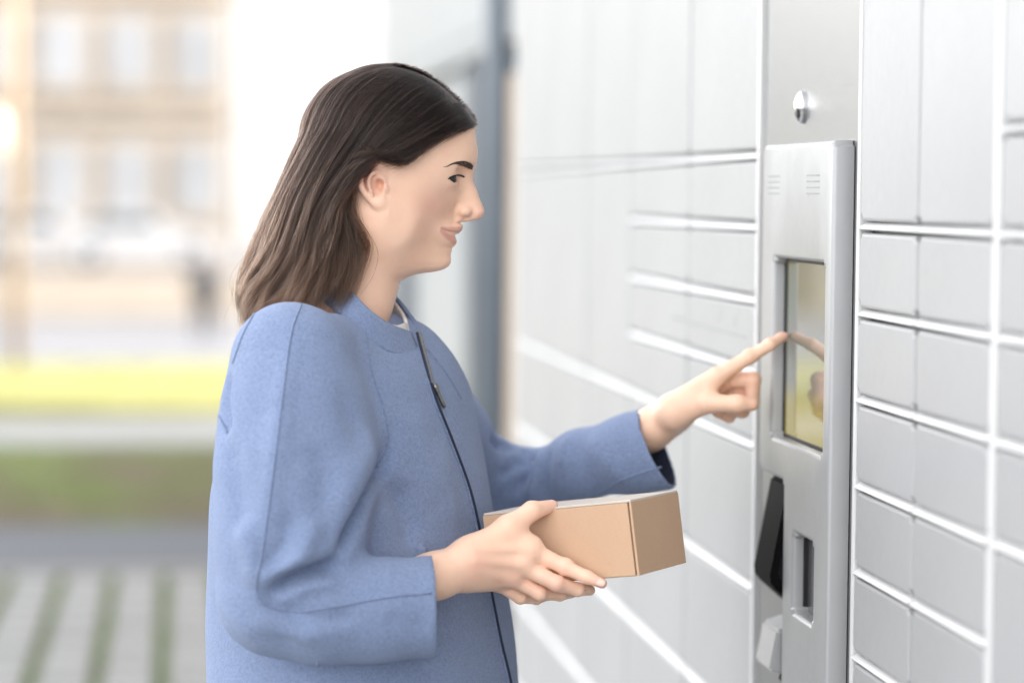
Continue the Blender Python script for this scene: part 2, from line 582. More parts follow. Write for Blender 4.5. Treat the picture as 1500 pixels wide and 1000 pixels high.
A = [LZ1, 1.587, 1.496, 1.403, 1.312, 1.218, 1.035, .85, .66, .47, LZ0]
FAR = [LZ1, 1.587, 1.218, 1.035, .85, .66, .47, LZ0]
RTS = [LZ1, 1.504, 1.411, 1.318, 1.2245, 1.131, 1.038, .945, .852, .66, .38, LZ0]
NR = [LZ1, 1.597, 1.504, 1.411, 1.318, 1.226, .852, .66, .38, LZ0]
cols = [(5.2, 4.72, FAR, .012, .0042), (4.72, 4.282, FAR, .0042, .0042), (4.282, 3.866, FAR, .0042, .0042),
        (3.866, 3.412, A, .0042, .0042), (3.412, 2.985, A, .0042, .016),
        (2.543, 2.325, RTS, .014, .002), (2.325, 2.09, RTS, .002, .010),
        (2.09, 1.65, NR, .010, .003), (1.65, 1.22, RTS, .003, .012), (1.22, .78, NR, .012, .003), (.78, .25, FAR, .003, .02)]
for (ya, yb, rows, ma, mb) in cols:
    y1, y0 = ya - ma, yb + mb
    lf = ya > 2.98
    gt, gb = (.0075, .0080) if lf else (.0072, .0056)
    for k in range(len(rows) - 1):
        zt, zb = rows[k], rows[k + 1]
        h = (zt - (gt if k else 0)) - (zb + (gb if zb > LZ0 else 0))
        zc = (zt - (gt if k else 0) + zb + (gb if zb > LZ0 else 0)) / 2
        obj('locker_door', door_mesh(y1 - y0, h), M_door, lk, Vector((XF + .002 + random.uniform(-.0006, .0006), (y0 + y1) / 2, zc)))
        if k:
            obj('shelf_edge', lip_mesh(y1 - y0 - .001, lf), M_lip, lk, Vector((XF + .002, (y0 + y1) / 2, zt)))
for y, w in ((5.2, .018), (2.985, .013), (2.5445, .010), (2.09, .015), (1.22, .02), (.25, .03)):
    lo, hi = (y - w / 2, y + w / 2)
    if y == 2.985: lo, hi = 2.987, 3.000
    if y == 2.5445: lo, hi = 2.5305, 2.5405
    if y == 5.2: lo, hi = 5.19, 5.208
    if y == 5.2 or y == .25 or y == 1.22 or y == 2.09:
        pass
    obj('cabinet_edge', box_mesh('cabinet_edge', (XF - .001, lo, LZ0), (XF + .0155, hi, LZ1), .002, 2), M_lip, lk)

# ------------------------------------------------------------------ terminal column
TX = 0.733
tcol = obj('terminal_column', box_mesh('terminal_column', (TX, 2.549, LZ0), (TX + .0125, 2.977, LZ1), .002, 2), M_steelb, lk)
obj('column_gasket', box_mesh('column_gasket', (TX + .008, 2.5415, LZ0), (TX + .0122, 2.5485, LZ1)), M_gask, lk)
obj('column_gasket', box_mesh('column_gasket', (TX + .006, 2.9775, LZ0), (TX + .0122, 2.9865, LZ1)), M_gask, lk)


def grid_plate(name, ys, zs, hole, x0, x1, bev, seg=4):
    """plate in the Y-Z plane on a rectilinear grid, cells listed in hole left out, front edges rounded"""
    bm = bmesh.new()
    vv = {}
    def V(i, j):
        if (i, j) not in vv:
            vv[(i, j)] = bm.verts.new((x0, ys[i], zs[j]))
        return vv[(i, j)]
    for i in range(len(ys) - 1):
        for j in range(len(zs) - 1):
            if (i, j) in hole:
                continue
            bm.faces.new((V(i, j), V(i, j + 1), V(i + 1, j + 1), V(i + 1, j)))
    ret = bmesh.ops.extrude_face_region(bm, geom=bm.faces[:])
    for e in ret['geom']:
        if isinstance(e, bmesh.types.BMVert):
            e.co.x = x1
    bmesh.ops.recalc_face_normals(bm, faces=bm.faces[:])
    corner = [e for e in bm.edges if abs(e.verts[0].co.x - e.verts[1].co.x) > 1e-4 and e.is_manifold and e.calc_face_angle(0) > .5]
    bmesh.ops.bevel(bm, geom=corner, offset=bev * 1.1, segments=3, affect='EDGES')
    fr = [e for e in bm.edges if max(e.verts[0].co.x, e.verts[1].co.x) < x0 + 1e-5 and e.is_manifold and e.calc_face_angle(0) > .5]
    bmesh.ops.bevel(bm, geom=fr, offset=bev, segments=seg, profile=.5, affect='EDGES')
    return smooth_by_angle(bm_mesh(bm, name), 14)


PXF = 0.708
ysg = [2.572, 2.601, 2.630, 2.722, 2.769, 2.835, 2.893]
zsg = [.62, 1.053, 1.146, 1.200, 1.247, 1.462, 1.597]
hole = {(4, 0), (5, 0), (4, 1), (5, 1), (4, 2), (5, 2)}          # payment niche
hole |= {(2, 1)}                                              # receipt slot
hole |= {(1, 4), (2, 4), (3, 4), (4, 4)}                      # screen opening
plate = obj('terminal_panel', grid_plate('terminal_panel', ysg, zsg, hole, PXF, TX - .001, .006), M_plate, lk)
obj('screen_frame', grid_plate('screen_frame', [2.594, 2.601 + .003, 2.835 - .006, 2.842], [1.240, 1.247 + .004, 1.462 - .004, 1.469], {(1, 1)}, TX - .0105, TX - .0015, .001, 1), M_gask, plate)
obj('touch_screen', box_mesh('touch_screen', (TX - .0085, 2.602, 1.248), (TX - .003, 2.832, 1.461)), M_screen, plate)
obj('receipt_window', box_mesh('receipt_window', (TX - .007, 2.624, 1.047), (TX - .0025, 2.728, 1.152)), simple('receipt_window_grey', (.22, .22, .225), .2, metal=.6), plate)
obj('window_edge', box_mesh('window_edge', (TX - .012, 2.7175, 1.055), (TX - .0072, 2.7208, 1.144)), M_gask, plate)
for yc in (2.655, 2.835):
    for k in range(4):
        obj('speaker_slot', box_mesh('speaker_slot', (PXF - .0004, yc - .028, 1.538 + k * .0068), (PXF + .001, yc + .028, 1.5395 + k * .0068)), simple('slot_grey', (.33, .33, .34), .7), plate)

# chrome lock handle above the panel
def ellip(name, c, rx, ry, rz, n=24, m=14, pw=1.0):
    V, F = [], []
    for j in range(m + 1):
        t = math.pi * j / m
        for i in range(n):
            a = 2 * math.pi * i / n
            s = math.sin(t) ** pw
            V.append((c[0] + rx * s * math.cos(a), c[1] + ry * s * math.sin(a), c[2] + rz * math.cos(t)))
    for j in range(m):
        for i in range(n):
            F.append((j * n + i, j * n + (i + 1) % n, (j + 1) * n + (i + 1) % n, (j + 1) * n + i))
    return mesh_np(name, V, F)


def wallpt(px, py, X):
    v = ray(px, py)
    return CAM + v * (X / v[0])


kp = wallpt(1178, 157, TX)
hnd = obj('lock_handle', ellip('lock_handle', (TX - .003, kp[1], kp[2]), .0095, .009, .0195, pw=1.2), M_chrome, lk)
obj('key_slot', box_mesh('key_slot', (TX - .0105, kp[1] - .0078, kp[2] - .013), (TX - .0065, kp[1] - .0052, kp[2] - .002), .001, 1), M_gask, hnd)
obj('collar_ring', ellip('collar_ring', (TX, kp[1], kp[2]), .0015, .010, .0205), M_steelb, hnd)

# payment device in the niche
def hull(name, pts):
    bm = bmesh.new()
    vs = [bm.verts.new(p) for p in pts]
    bmesh.ops.convex_hull(bm, input=vs)
    bmesh.ops.dissolve_limit(bm, angle_limit=.02, verts=bm.verts[:], edges=bm.edges[:])
    bmesh.ops.bevel(bm, geom=bm.edges[:], offset=.003, segments=2, affect='EDGES')
    return smooth_by_angle(bm_mesh(bm, name), 40)


y0, y1 = 2.776, 2.862
pay = obj('card_reader', hull('card_reader', [(TX - .002, y0, 1.198), (TX - .002, y1, 1.198), (.716, y0, 1.196), (.716, y1, 1.196),
          (.695, y0, 1.082), (.695, y1, 1.082), (.700, y0, 1.072), (.700, y1, 1.072), (TX - .002, y0, 1.045), (TX - .002, y1, 1.045)]), M_blackp, lk)
obj('reader_face', hull('reader_face', [(.7205, y0 - .0035, 1.185), (.7205, y0 + .02, 1.185), (.705, y0 - .0035, 1.085), (.705, y0 + .02, 1.085), (TX - .004, y0 - .0035, 1.19), (TX - .004, y0 - .0035, 1.06)]),
    simple('reader_dark_grey', (.010, .010, .013), .5, Specular_IOR_Level=0.12), pay)
coin = obj('card_slot', hull('card_slot', [(TX - .002, y0 + .004, 1.028), (TX - .002, y1 - .01, 1.028), (.706, y0 + .004, 1.020), (.706, y1 - .01, 1.020), (.697, y0 + .004, .972), (.697, y1 - .01, .972), (TX - .002, y0 + .004, .962), (TX - .002, y1 - .01, .962)]), M_plate, lk)
obj('slot_mouth', hull('slot_mouth', [(.7205, y0 + .001, .99), (.7205, y0 + .02, .99), (.711, y0 + .001, .957), (.711, y0 + .02, .957), (TX - .004, y0 + .001, 1.005), (TX - .004, y0 + .001, .955)]), M_blackp, coin)
obj('button_plate', box_mesh('button_plate', (.722, 2.78, .86), (TX - .001, 2.86, .935), .004), M_plate, lk)
# faint grey strokes on the doors
M_mark = simple('grey_mark', (.29, .295, .30), .45, var=.05, scale=60)
for (ya, yb, za, zb) in ((2.99 + .05, 3.30, 1.352, 1.3545), (3.31, 3.40, 1.352, 1.3555), (3.105, 3.112, 1.362, 1.379), (3.19, 3.197, 1.366, 1.384), (3.43, 3.52, 1.353, 1.3575)):
    obj('grey_mark', box_mesh('grey_mark', (XF - .0004, ya, za), (XF + .0005, yb, zb)), M_mark, lk)
# ------------------------------------------------------------------ implicit surfaces (person, clothes)
class Field:
    """signed distance samples on a regular grid; primitives are blended in locally"""
    def __init__(s, lo, hi, h):
        s.lo = np.array(lo, float)
        s.h = h
        s.n = np.ceil((np.array(hi) - s.lo) / h).astype(int) + 1
        s.f = np.full(s.n, 0.06, dtype=np.float32)

    def win(s, lo, hi):
        a = np.clip(np.floor((np.array(lo) - s.lo) / s.h).astype(int), 0, s.n)
        b = np.clip(np.ceil((np.array(hi) - s.lo) / s.h).astype(int) + 1, 0, s.n)
        if np.any(b - a < 1):
            return None
        sl = tuple(slice(i, j) for i, j in zip(a, b))
        ax = [(s.lo[k] + s.h * np.arange(a[k], b[k])).astype(np.float32) for k in range(3)]
        return sl, (ax[0][:, None, None], ax[1][None, :, None], ax[2][None, None, :])

    def blend(s, sl, d, k, sub=False):
        f = s.f[sl]
        if sub:
            d = -d
            if k <= 0:
                s.f[sl] = np.maximum(f, d); return
            h = np.clip(0.5 - 0.5 * (d - f) / k, 0, 1)
            s.f[sl] = d + (f - d) * h + k * h * (1 - h)
        else:
            if k <= 0:
                s.f[sl] = np.minimum(f, d); return
            h = np.clip(0.5 + 0.5 * (d - f) / k, 0, 1)
            s.f[sl] = d + (f - d) * h - k * h * (1 - h)

    def cone(s, a, b, r1, r2, k=0.006, sub=False):
        a = np.array(a, float); b = np.array(b, float)
        m = k * 1.1 + 0.03
        w = s.win(np.minimum(a - r1, b - r2) - m, np.maximum(a + r1, b + r2) + m)
        if w is None: return
        sl, (X, Y, Z) = w
        ba = b - a
        l2 = max(ba @ ba, 1e-9)
        t = np.clip(((X - a[0]) * ba[0] + (Y - a[1]) * ba[1] + (Z - a[2]) * ba[2]) / l2, 0, 1)
        d = np.sqrt((X - a[0] - t * ba[0]) ** 2 + (Y - a[1] - t * ba[1]) ** 2 + (Z - a[2] - t * ba[2]) ** 2) - (r1 + (r2 - r1) * t)
        s.blend(sl, d.astype(np.float32), k, sub)

    def chain(s, pts, rs, k=0.006, sub=False):
        for i in range(len(pts) - 1):
            s.cone(pts[i], pts[i + 1], rs[i], rs[i + 1], k, sub)

    def ell(s, c, r, k=0.006, rot=None, sub=False):
        c = np.array(c, float); r = np.array(r, float)
        m = k * 1.1 + 0.03 + r.max()
        w = s.win(c - m, c + m)
        if w is None: return
        sl, (X, Y, Z) = w
        x, y, z = X - c[0], Y - c[1], Z - c[2]
        if rot is not None:
            R3 = np.array(rot)       # rows = local axes
            x, y, z = (R3[i, 0] * x + R3[i, 1] * y + R3[i, 2] * z for i in range(3))
        k0 = np.sqrt((x / r[0]) ** 2 + (y / r[1]) ** 2 + (z / r[2]) ** 2)
        k1 = np.sqrt((x / r[0] ** 2) ** 2 + (y / r[1] ** 2) ** 2 + (z / r[2] ** 2) ** 2)
        d = k0 * (k0 - 1) / np.maximum(k1, 1e-6)
        s.blend(sl, d.astype(np.float32), k, sub)

    def half(s, p, nrm, k=0.0, lo=None, hi=None):
        """cut away the side the normal points to, inside the box lo..hi"""
        w = s.win(s.lo if lo is None else lo, s.lo + s.n * s.h if hi is None else hi)
        if w is None: return
        sl, (X, Y, Z) = w
        d = (X - p[0]) * nrm[0] + (Y - p[1]) * nrm[1] + (Z - p[2]) * nrm[2]
        s.f[sl] = np.maximum(s.f[sl], d.astype(np.float32))

    def mesh(s, smooth=2):
        """naive surface nets"""
        f = s.f
        neg = f < 0
        c = neg[:-1, :-1, :-1].astype(np.int8)
        tot = np.zeros_like(c)
        for dx in (0, 1):
            for dy in (0, 1):
                for dz in (0, 1):
                    tot += neg[dx:f.shape[0] - 1 + dx, dy:f.shape[1] - 1 + dy, dz:f.shape[2] - 1 + dz]
        act = (tot > 0) & (tot < 8)
        idx = np.full(act.shape, -1, dtype=np.int32)
        ci = np.argwhere(act)
        idx[act] = np.arange(len(ci))
        acc = np.zeros((len(ci), 3)); cnt = np.zeros(len(ci))
        i, j, k = ci.T
        for ax in range(3):
            o1, o2 = [a for a in range(3) if a != ax]
            for p in (0, 1):
                for q in (0, 1):
                    A = [i.copy(), j.copy(), k.copy()]
                    A[o1] = A[o1] + p; A[o2] = A[o2] + q
                    B = [a.copy() for a in A]; B[ax] = B[ax] + 1
                    fa, fb = f[tuple(A)], f[tuple(B)]
                    m = (fa < 0) != (fb < 0)
                    t = np.where(m, fa / np.where(m, fa - fb, 1), 0)
                    pos = np.stack(A, 1).astype(float)
                    pos[:, ax] += t
                    acc[m] += pos[m]; cnt[m] += 1
        V = acc / cnt[:, None] * s.h + s.lo
        Q = []
        for ax in range(3):
            o1, o2 = [a for a in range(3) if a != ax]
            sA = [slice(1, -1)] * 3; sA[ax] = slice(0, -1)
            sB = [slice(1, -1)] * 3; sB[ax] = slice(1, None)
            na, nb = neg[tuple(sA)], neg[tuple(sB)]
            for flip, msk in ((False, na & ~nb), (True, ~na & nb)):
                e = np.argwhere(msk)
                if not len(e): continue
                off = np.ones(3, int); off[ax] = 0
                e = e + off
                def at(p, q):
                    g = e.copy(); g[:, o1] -= p; g[:, o2] -= q
                    return idx[g[:, 0], g[:, 1], g[:, 2]]
                quad = np.stack([at(1, 1), at(0, 1), at(0, 0), at(1, 0)], 1)
                if flip ^ (ax == 1):
                    quad = quad[:, ::-1]
                Q.append(quad)
        Q = np.concatenate(Q)
        Q = Q[(Q >= 0).all(1)]
        return relax(V, Q, smooth), Q


def edges_of(Q):
    e = np.concatenate([Q[:, [0, 1]], Q[:, [1, 2]], Q[:, [2, 3]], Q[:, [3, 0]]])
    return np.unique(np.sort(e, 1), axis=0)


def relax(V, Q, it, lam=0.55):
    if it <= 0: return V
    E = edges_of(Q)
    n = len(V)
    deg = np.bincount(E.ravel(), minlength=n)[:, None] + 1e-9
    for k in range(2 * it):
        l = lam if k % 2 == 0 else -lam * 0.9
        S = np.stack([np.bincount(E[:, 0], V[E[:, 1], c], n) + np.bincount(E[:, 1], V[E[:, 0], c], n) for c in range(3)], 1) / deg
        V = V + l * (S - V)
    return V


def vnormals(V, Q):
    nn = np.cross(V[Q[:, 2]] - V[Q[:, 0]], V[Q[:, 3]] - V[Q[:, 1]])
    N = np.stack([sum(np.bincount(Q[:, c], nn[:, a], len(V)) for c in range(4)) for a in range(3)], 1)
    return N / (np.linalg.norm(N, axis=1, keepdims=True) + 1e-12)


# frame of the person: a = right in the photo, b = towards the camera, c = up
FA = np.array([math.cos(YAW), -math.sin(YAW), 0.0])
FB = np.array([-math.sin(YAW), -math.cos(YAW), 0.0])
FC = np.array([0.0, 0.0, 1.0])
FM = np.stack([FA, FB, FC])
FO = W(560, 285, 2.75)


def toF(p):
    return (np.asarray(p) - FO) @ FM.T


def toW(p):
    return np.asarray(p) @ FM + FO


def P(px, py, d=2.75):
    return toF(W(px, py, d))


def S(px, d=2.75):
    return px * d / FPX


def sstep(x, a, b):
    t = np.clip((x - a) / (b - a), 0, 1)
    return t * t * (3 - 2 * t)


def polydist(V, pts):
    """distance from each V to polyline and the fraction along it"""
    pts = np.asarray(pts, float)
    best = np.full(len(V), 1e9); fr = np.zeros(len(V))
    L = np.r_[0, np.cumsum(np.linalg.norm(np.diff(pts, axis=0), axis=1))]
    for i in range(len(pts) - 1):
        ba = pts[i + 1] - pts[i]
        t = np.clip((V - pts[i]) @ ba / (ba @ ba + 1e-12), 0, 1)
        d = np.linalg.norm(V - pts[i] - t[:, None] * ba, axis=1)
        m = d < best
        best[m] = d[m]; fr[m] = (L[i] + t[m] * (L[i + 1] - L[i])) / L[-1]
    return best, fr


def spline(pts, n):
    """Catmull-Rom through pts, n samples"""
    p = np.asarray(pts, float)
    p = np.vstack([2 * p[0] - p[1], p, 2 * p[-1] - p[-2]])
    m = len(p) - 3
    u = np.linspace(0, m - 1e-9, n)
    i = u.astype(int); t = (u - i)[:, None]
    a, b, c, d = p[i], p[i + 1], p[i + 2], p[i + 3]
    return 0.5 * (2 * b + (c - a) * t + (2 * a - 5 * b + 4 * c - d) * t ** 2 + (3 * b - a - 3 * c + d) * t ** 3)


# ------------------------------------------------------------------ head (frame F, lengths traced in photo pixels at depth 2.75)
HD = 2.75


def Hh(px, py, s=0.0):
    """point of the head: photo pixel, s px-lengths towards the camera"""
    return P(px, py, HD) + np.array([0, S(s), 0])


FACE_S = [0, 12, 25, 38, 50, 60, 70, 80]
FACE_T = [(160, 676, 674, 668, 656, 638, 616, 586, 540), (185, 697, 695, 689, 677, 660, 640, 612, 570), (215, 699, 697, 691, 680, 664, 645, 617, 578), (240, 698, 696, 690, 681, 666, 648, 620, 582),
          (255, 686, 682, 674, 668, 657, 643, 618, 582), (265, 682, 676, 667, 661, 653, 641, 617, 582), (280, 680, 674, 667, 658, 648, 635, 614, 580),
          (300, 676, 672, 665, 656, 644, 630, 609, 576), (315, 672, 667, 659, 649, 638, 624, 603, 570), (330, 671, 667, 657, 644, 630, 615, 594, 560),
          (345, 668, 663, 651, 637, 622, 605, 583, 545), (358, 663, 658, 645, 629, 611, 592, 566, 520), (370, 658, 653, 639, 620, 598, 574, 540, 480),
          (382, 658, 652, 634, 610, 582, 548, 500, 430), (392, 655, 647, 623, 592, 552, 500, 440, 400), (399, 640, 630, 598, 556, 500, 450, 400, 370), (406, 585, 575, 550, 510, 450, 400, 370, 350)]


def face_front(s, py):
    """traced front surface of the face without nose and eyes, photo px"""
    T = np.array(FACE_T, float)
    pys = T[:, 0]
    g = T[:, 1:]
    # smooth interpolation: dense table by cubic in both directions
    sd = np.linspace(0, 80, 81)
    A = np.stack([np.interp(sd, FACE_S, r) for r in g])
    k = np.exp(-0.5 * (np.arange(-8, 9) / 3.5) ** 2); k /= k.sum()
    ext = np.concatenate([A[:, 8:0:-1], A, 2 * A[:, -1:] - A[:, -2:-10:-1]], 1)
    A = np.stack([np.convolve(r, k, 'valid') for r in ext])
    pd = np.arange(pys[0], pys[-1] + .5, 1.0)
    B = np.stack([np.interp(pd, pys, A[:, i]) for i in range(81)], 1)
    k2 = np.exp(-0.5 * (np.arange(-6, 7) / 2.4) ** 2); k2 /= k2.sum()
    ext = np.concatenate([np.repeat(B[:1], 6, 0), B, np.repeat(B[-1:], 6, 0)], 0)
    B = np.stack([np.convolve(ext[:, i], k2, 'valid') for i in range(81)], 1)
    return sd, pd, B


def build_head():
    h = 0.0016
    lo = P(440, 520, HD) - np.array([0.0, 0.115, 0.0]); hi = P(730, 80, HD) + np.array([0, 0.115, 0])
    g = Field(lo, hi, h)
    q = S(1)
    g.ell(Hh(564, 206), (112 * q, 88 * q, 100 * q), 0.02)
    g.ell(Hh(584, 232), (104 * q, 82 * q, 96 * q), 0.02)
    # face block
    sl, (X, Y, Z) = g.win(P(500, 409) - [0, .1, 0], P(716, 162) + [0, .1, 0])
    o = P(0, 0); o2 = P(1000, 1000)
    pxs = (X - Hh(0, 300)[0]) / q
    pys = 300 - (Z - Hh(600, 300)[2]) / q
    sd, pd, B = face_front(None, None)
    ss = np.clip(np.abs(Y) / q, 0, 80)[0]                       # (ny,1)
    pp = np.clip(pys[0], pd[0], pd[-1])                         # (1,nz)
    i0 = np.clip(ss.astype(int), 0, 79); j0 = np.clip((pp - pd[0]).astype(int), 0, len(pd) - 2)
    fs, fp = ss - i0, (pp - pd[0]) - j0
    Fx = (B[j0, i0] * (1 - fs) + B[j0, i0 + 1] * fs) * (1 - fp) + (B[j0 + 1, i0] * (1 - fs) + B[j0 + 1, i0 + 1] * fs) * fp
    gy = np.gradient(Fx, axis=0) * q / g.h; gz = np.gradient(Fx, axis=1) * q / g.h
    dist = (pxs - Fx[None]) * q / np.sqrt(1 + gy ** 2 + gz ** 2)[None]
    ce = Hh(578, 290)
    ex, ey, ez = (X - ce[0]) / (150 * q), Y / (83 * q), (Z - ce[2]) / (165 * q)
    k0 = np.sqrt(ex ** 2 + ey ** 2 + ez ** 2)
    side = (k0 - 1) * k0 / np.maximum(np.sqrt((ex / (150 * q)) ** 2 + (ey / (83 * q)) ** 2 + (ez / (165 * q)) ** 2), 1e-6)
    def smax(u, v, k):
        hh = np.clip(0.5 - 0.5 * (v - u) / k, 0, 1)
        return v + (u - v) * hh + k * hh * (1 - hh)
    d = smax(dist, side, 0.012)
    d = smax(d, (Hh(520, 300)[0] - X) + 0 * d, 0.02)
    d = smax(d, (pys - 404) * q + 0 * d, 0.008)
    g.blend(sl, d.astype(np.float32), 0.016)
    for s in (-1, 1):
        g.ell(Hh(572, 322, 60 * s), (34 * q, 20 * q, 36 * q), 0.03)        # jaw angle
    g.chain([Hh(548, 350), Hh(517, 430), Hh(500, 500)], [57 * q, 55 * q, 62 * q], 0.022)  # neck
    g.ell(Hh(576, 366), (40 * q, 38 * q, 20 * q), 0.022)                   # under jaw
    # eye sockets and lids over the ball
    for s in (-1, 1):
        g.ell(Hh(682, 259, 30 * s), (13 * q, 16 * q, 11 * q), 0.010, sub=True)
        g.ell(Hh(680, 251, 36 * s), (10 * q, 17 * q, 4.5 * q), 0.009, sub=True)
        g.ell(Hh(653, 262, 37 * s), (18.5 * q, 19 * q, 17 * q), 0.005)
    # nose
    g.chain([Hh(684, 252), Hh(689.5, 280), Hh(698, 310.5)], [8.5 * q, 8.5 * q, 11.5 * q], 0.010)
    g.chain([Hh(700, 313.5), Hh(690, 317), Hh(678, 322)], [8 * q, 6 * q, 6.5 * q], 0.006)
    g.chain([Hh(671, 322), Hh(669.5, 333)], [9 * q, 7.5 * q], 0.008)                        # philtrum
    g.chain([Hh(668, 262), Hh(678, 302)], [13 * q, 13 * q], 0.012)
    for s in (-1, 1):
        g.ell(Hh(681, 309.5, 12.5 * s), (10.5 * q, 8.6 * q, 7.6 * q), 0.004)
        g.ell(Hh(686, 320.5, 10.5 * s), (7 * q, 4 * q, 2.8 * q), 0.0015, sub=True)
        g.chain([Hh(675, 316, 20 * s), Hh(683, 318, 19 * s), Hh(690, 319, 14 * s)], [1.2 * q, 2.0 * q, 1.2 * q], 0.001, sub=True)
        g.chain([Hh(670, 300, 21 * s), Hh(669, 308, 22.5 * s), Hh(670, 315, 22.5 * s)], [1.6 * q, 2.4 * q, 2.0 * q], 0.004, sub=True)
        # lips
        g.chain([Hh(672, 336.5, 0), Hh(667.5, 336, 10 * s), Hh(656, 335.6, 21 * s), Hh(643.5, 334.2, 31 * s)], [4.0 * q, 3.8 * q, 3.0 * q, 1.5 * q], 0.007)
        g.chain([Hh(662.5, 353.5, 0), Hh(659, 351.5, 10 * s), Hh(651, 346, 20 * s), Hh(643, 338, 30 * s)], [5.4 * q, 5.0 * q, 3.6 * q, 1.5 * q], 0.007)
    for s in (-1, 1):
        g.chain([Hh(674, 343.5, 0), Hh(669.5, 343, 10 * s), Hh(661, 340.6, 20 * s), Hh(648, 335, 32 * s)], [1.3 * q, 2.0 * q, 2.0 * q, 1.6 * q], 0.0010, sub=True)
        g.ell(Hh(667, 262, 43 * s), (11 * q, 15 * q, 4.1 * q), 0.0010, sub=True)
        # ear
        rot = np.array([[.95, .28 * s, .12], [-.28 * s, .96, 0], [-.12, 0, .99]])
        g.ell(Hh(551, 268, 86 * s), (18 * q, 7 * q, 31 * q), 0.006, rot)
        rim = [Hh(568, 262, 84 * s), Hh(566, 247, 87 * s), Hh(556, 239, 91 * s), Hh(543, 242, 96 * s), Hh(534, 256, 98 * s), Hh(536, 275, 95 * s), Hh(547, 291, 91 * s), Hh(557, 300, 89 * s)]
        g.chain(list(spline(rim, 24)), [4.0 * q] * 24, 0.003)
        g.ell(Hh(561, 297, 88 * s), (10 * q, 6 * q, 10 * q), 0.005)
        g.ell(Hh(557, 275, 96 * s), (10 * q, 10 * q, 13 * q), 0.003, sub=True)
        g.chain([Hh(549, 252, 97 * s), Hh(543, 264, 98 * s), Hh(547, 280, 96 * s)], [2.8 * q, 3.4 * q, 2.6 * q], 0.002, sub=True)
        g.chain(list(spline([Hh(558, 253, 94 * s), Hh(549, 257, 98 * s), Hh(546, 270, 98 * s), Hh(551, 285, 94 * s)], 10)), [2.4 * q] * 10, 0.002)
        g.ell(Hh(561, 272, 92 * s), (6.5 * q, 12 * q, 9 * q), 0.002, sub=True)
        g.ell(Hh(569.5, 277, 88 * s), (4.5 * q, 5 * q, 6.5 * q), 0.003)
    global HEADF
    HEADF = g
    V, Q = g.mesh(1)
    # even out the side of the face
    msk = sstep(np.abs(V[:, 1]), 38 * q, 56 * q) * (1 - sstep(V[:, 0], Hh(628, 300)[0], Hh(648, 300)[0])) * sstep(V[:, 0], Hh(574, 300)[0], Hh(582, 300)[0])
    msk = np.maximum(msk, sstep(np.abs(V[:, 1]), 30 * q, 46 * q) * sstep(Hh(600, 312)[2] - V[:, 2], 0, .012) * (1 - sstep(V[:, 0], Hh(625, 300)[0], Hh(640, 300)[0])))
    E_ = edges_of(Q); dg = np.bincount(E_.ravel(), minlength=len(V))[:, None] + 1e-9
    for _ in range(110):
        Sm = np.stack([np.bincount(E_[:, 0], V[E_[:, 1], c], len(V)) + np.bincount(E_[:, 1], V[E_[:, 0], c], len(V)) for c in range(3)], 1) / dg
        V = V + (Sm - V) * .6 * msk[:, None]
    # blend the lips into the skin around them
    dl = np.full(len(V), 1.0)
    for s in (-1, 1):
        for pl in ([Hh(676, 337), Hh(671, 336.5, 10 * s), Hh(660, 335.5, 21 * s), Hh(648, 334.5, 32 * s)], [Hh(668, 352.5), Hh(663, 350.5, 10 * s), Hh(655, 345.5, 20 * s), Hh(648, 337.5, 31 * s)]):
            d_, fr_ = polydist(V, pl)
            dl = np.minimum(dl, d_ + 2.0 * q * fr_)
    msk = sstep(dl, 4.0 * q, 6.5 * q) * (1 - sstep(dl, 15 * q, 22 * q)) * sstep(np.abs(V[:, 1]), 6 * q, 12 * q) * (V[:, 2] < Hh(660, 323)[2])
    for _ in range(45):
        Sm = np.stack([np.bincount(E_[:, 0], V[E_[:, 1], c], len(V)) + np.bincount(E_[:, 1], V[E_[:, 0], c], len(V)) for c in range(3)], 1) / dg
        V = V + (Sm - V) * .6 * msk[:, None]
    # fit the traced profile on the midline
    prof = [(697, 183), (696.5, 194), (698, 209), (700, 223), (699.5, 235), (697, 243.5), (694, 254), (693.5, 261.5), (696.4, 272), (701.2, 285.6), (706, 298), (709.5, 306), (709.8, 311.5), (708, 316.5), (704, 321),
            (680.5, 326), (678.8, 330), (677.3, 334), (677, 337), (674.5, 340.5), (667.5, 345), (668.5, 350), (669.3, 354), (667, 360), (661.8, 367), (660, 376), (660.5, 384)]
    T = np.array([Hh(*p) for p in prof])
    mid = np.abs(V[:, 1]) < 0.0035
    for _ in range(2):
        zz = T[:, 2]
        cur = np.array([V[mid & (np.abs(V[:, 2] - z) < 0.0016), 0].max() for z in zz])
        dlt = np.clip(T[:, 0] - cur, -7 * q, 7 * q)
        o = np.argsort(zz)
        d = np.interp(V[:, 2], zz[o], dlt[o])
        d *= sstep(V[:, 2], zz.min() - .015, zz.min()) * (1 - sstep(V[:, 2], zz.max(), zz.max() + .02))
        fx = np.interp(V[:, 2], zz[o], cur[o])
        wgt = np.exp(-(V[:, 1] / 0.015) ** 2) * sstep(V[:, 0], fx - 0.035, fx - 0.006)
        V = V.copy(); V[:, 0] += d * wgt
    return V, Q


